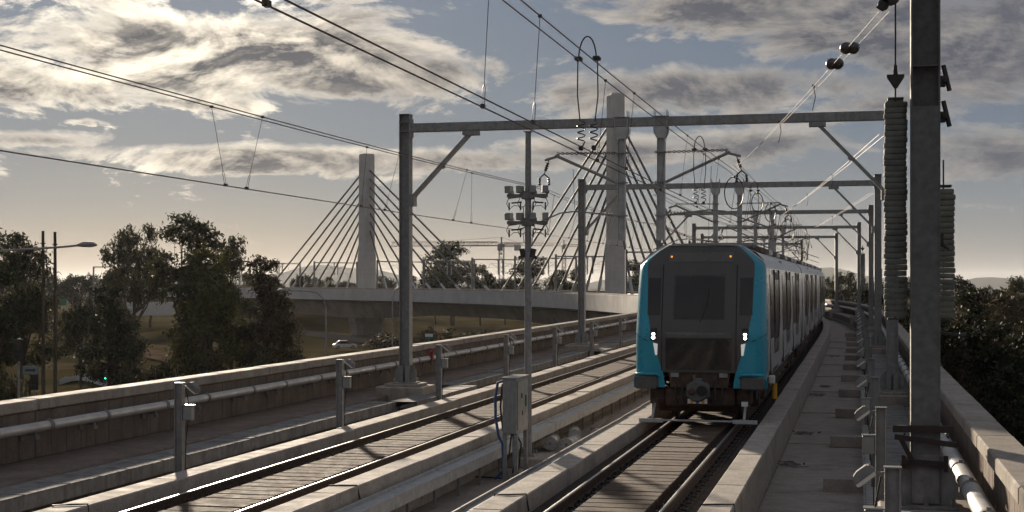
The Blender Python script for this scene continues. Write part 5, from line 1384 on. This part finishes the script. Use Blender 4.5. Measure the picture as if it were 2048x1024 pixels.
# silt fence ribbon
t = MB(); pts = [ground_at(118 + k * 12, 178 + 5 * math.sin(k * .5)) for k in range(14)]
vs = []
for k, p in enumerate(pts):
    for z in (0, .75 + .12 * math.sin(k * 2.1)): vs.append((p.x, p.y, p.z + z))
n = len(vs); vs += [(x + .03 * math.sin(TH), y + .04, z) for x, y, z in vs]
t.add(vs, [(2 * k, 2 * k + 2, 2 * k + 3, 2 * k + 1) for k in range(13)] + [(n + 2 * k + 1, n + 2 * k + 3, n + 2 * k + 2, n + 2 * k) for k in range(13)]); o = t.build('silt_fence', white_pl, None); tag(o, 'low white fabric silt fence on the grass left', 'fence')
# cars
def car(px, Y, rot, col, label, z=None):
    g = ground_at(px, Y); g.z = (g.z + .16) if z is None else z
    t = empty('parked_car' if rot > 1 else 'passing_car', g, rot, label, 'car', 'cars on the roads below')
    mb = MB(); prof = [(-2.1, .28), (2.05, .28), (2.12, .55), (2.0, .80), (1.2, .92), (-1.9, .95), (-2.15, .75)]
    mb.extrude(prof, -.85, .85); bd = mb.build('body', mat('car_paint_' + label[:6].strip().replace(' ', '_'), col, None, .25, .3), t)
    mb = MB(); ca = [(-1.75, .93), (1.15, .92), (.45, 1.42), (-1.2, 1.46)]; mb.extrude(ca, -.74, .74); mb.build('cabin_glass', glass, t)
    mb = MB(); mb.extrude([(-1.18, 1.455), (.43, 1.42), (.36, 1.48), (-1.1, 1.52)], -.70, .70); mb.build('roof', MATS['car_paint_' + label[:6].strip().replace(' ', '_')], t)
    for x in (-1.35, 1.3):
        for sg in (-1, 1):
            mb = MB(); mb.cyl((x, sg * .70, .32), (x, sg * .88, .32), .32, 16); w = mb.build('wheel', rubber, t, 40); mb = MB(); mb.cyl((x, sg * .885, .32), (x, sg * .895, .32), .19, 12); mb.build('rim', galv, w)
car(690, 262, .5, (.6, .6, .6), 'white car on the road below the left bridge pier')
car(1090, 330, .3, (.5, .5, .5), 'silver car under the bridge right of the equipment pole')
car(1030, 335, .3, (.04, .05, .04), 'dark car under the bridge left of the equipment pole')
car(2046, 95, 1.2, (.2, .25, .28), 'grey blue car below the right parapet at the picture edge')
g = ground_at(2040, 100); t = empty('shade_cloth_fence', g, TH, 'bright green shade cloth fence below the right parapet', 'fence')
mb = MB(); mb.box((0, 0, .85), (7., .04, 1.7)); mb.build('cloth', mat('green_cloth', (.02, .2, .06), (.015, .15, .045), .8), t)
for x in (-3.3, -1.1, 1.1, 3.3): mb = MB(); mb.cyl((x, .06, 0), (x, .06, 1.85), .03, 6); mb.build('post', pole_m, t)
# tower cranes
def crane(px, Y, top_y, jib, back, rot, col, label):
    g = ground_at(px, Y); top = CAM_Z + (572 - top_y) / FPX * Y; h = top - g.z
    t = empty('tower_crane', g, rot, label, 'crane', 'tower cranes behind the bridge')
    def lattice(p0, p1, w, n, r, tri=False):
        mb = MB(); p0, p1 = Vector(p0), Vector(p1); d = (p1 - p0).normalized(); up = Vector((0, 0, 1)) if abs(d.z) < .9 else Vector((0, 1, 0)); s = d.cross(up).normalized(); u = s.cross(d)
        cor = [(-1, -1), (1, -1), (1, 1), (-1, 1)] if not tri else [(-1, -1), (1, -1), (0, 1)]
        C4 = [s * (a * w / 2) + u * (b * w / 2) for a, b in cor]
        for c in C4: mb.tube([p0 + c, p1 + c], r, 4)
        for k in range(n):
            a = p0.lerp(p1, k / n); b = p0.lerp(p1, (k + 1) / n)
            for i in range(len(C4)):
                j = (i + 1) % len(C4); mb.tube([a + C4[i if k % 2 else j], b + C4[j if k % 2 else i]], r * .6, 4)
        return mb
    m = mat('crane_paint_' + col[0], col[1], None, .6)
    lattice((0, 0, 0), (0, 0, h), 1.7, 16, .13).build('mast', m, t)
    lattice((-1.5, 0, h + .8), (-jib, 0, h + .8), 1.5, 30, .12, True).build('jib', m, t)
    lattice((1.2, 0, h + .3), (back, 0, h + .3), 1.1, 8, .11).build('counter_jib', m, t)
    mb = MB(); mb.box((back - 1.2, 0, h - .6), (2.4, 1.4, 2.2), b=.1); mb.build('counterweight', white_conc, t)
    mb = MB(); mb.box((-.4, -1.1, h - .6), (1.8, 1.6, 2.2), b=.15); mb.box((0, 0, h + .3), (2.4, 2.2, 1.1), b=.1); mb.build('cab', pole_m, t)
    mb = MB(); mb.bar((0, 0, h), (0, 0, h + 3.2), .5, .5); mb.tube([(0, 0, h + 3.2), (-jib * .6, 0, h + 1.5)], .05, 4); mb.tube([(0, 0, h + 3.2), (back, 0, h + .8)], .05, 4); mb.build('apex', m, t)
    mb = MB(); mb.tube([(-jib * .55, 0, h), (-jib * .55, 0, h - 4)], .05, 4); mb.box((-jib * .55, 0, h - 4.3), (.8, .5, .8)); mb.build('hook', iron, t)
crane(1003, 520, 492, 40, 7, TH - .1, ('grey', (.30, .28, .25)), 'pale tower crane with long lattice jib behind the bridge')
crane(1128, 760, 492, 62, 12, TH + .25, ('rust', (.34, .16, .11)), 'reddish tower crane behind the bridge left of the right tower')

# ------------------------------------------------------------------ haze: one closed box of even air round the camera and the place
def build_haze():
    mb = MB(); mb.box((0, 3500, 65), (26000, 25000, 155)); o = mb.build('haze', [])
    m = bpy.data.materials.new('haze_air'); m.use_nodes = True; nt = m.node_tree; nt.nodes.clear()
    v = nt.nodes.new('ShaderNodeVolumePrincipled'); v.inputs['Color'].default_value = (.9, .92, .95, 1); v.inputs['Density'].default_value = HAZE; v.inputs['Anisotropy'].default_value = .35
    out = nt.nodes.new('ShaderNodeOutputMaterial'); nt.links.new(v.outputs[0], out.inputs['Volume'])
    o.data.materials.append(m); o['kind'] = 'stuff'; o['label'] = 'thin pale haze in the air over the whole place'; o['category'] = 'haze'
HAZE = .00003
build_haze()
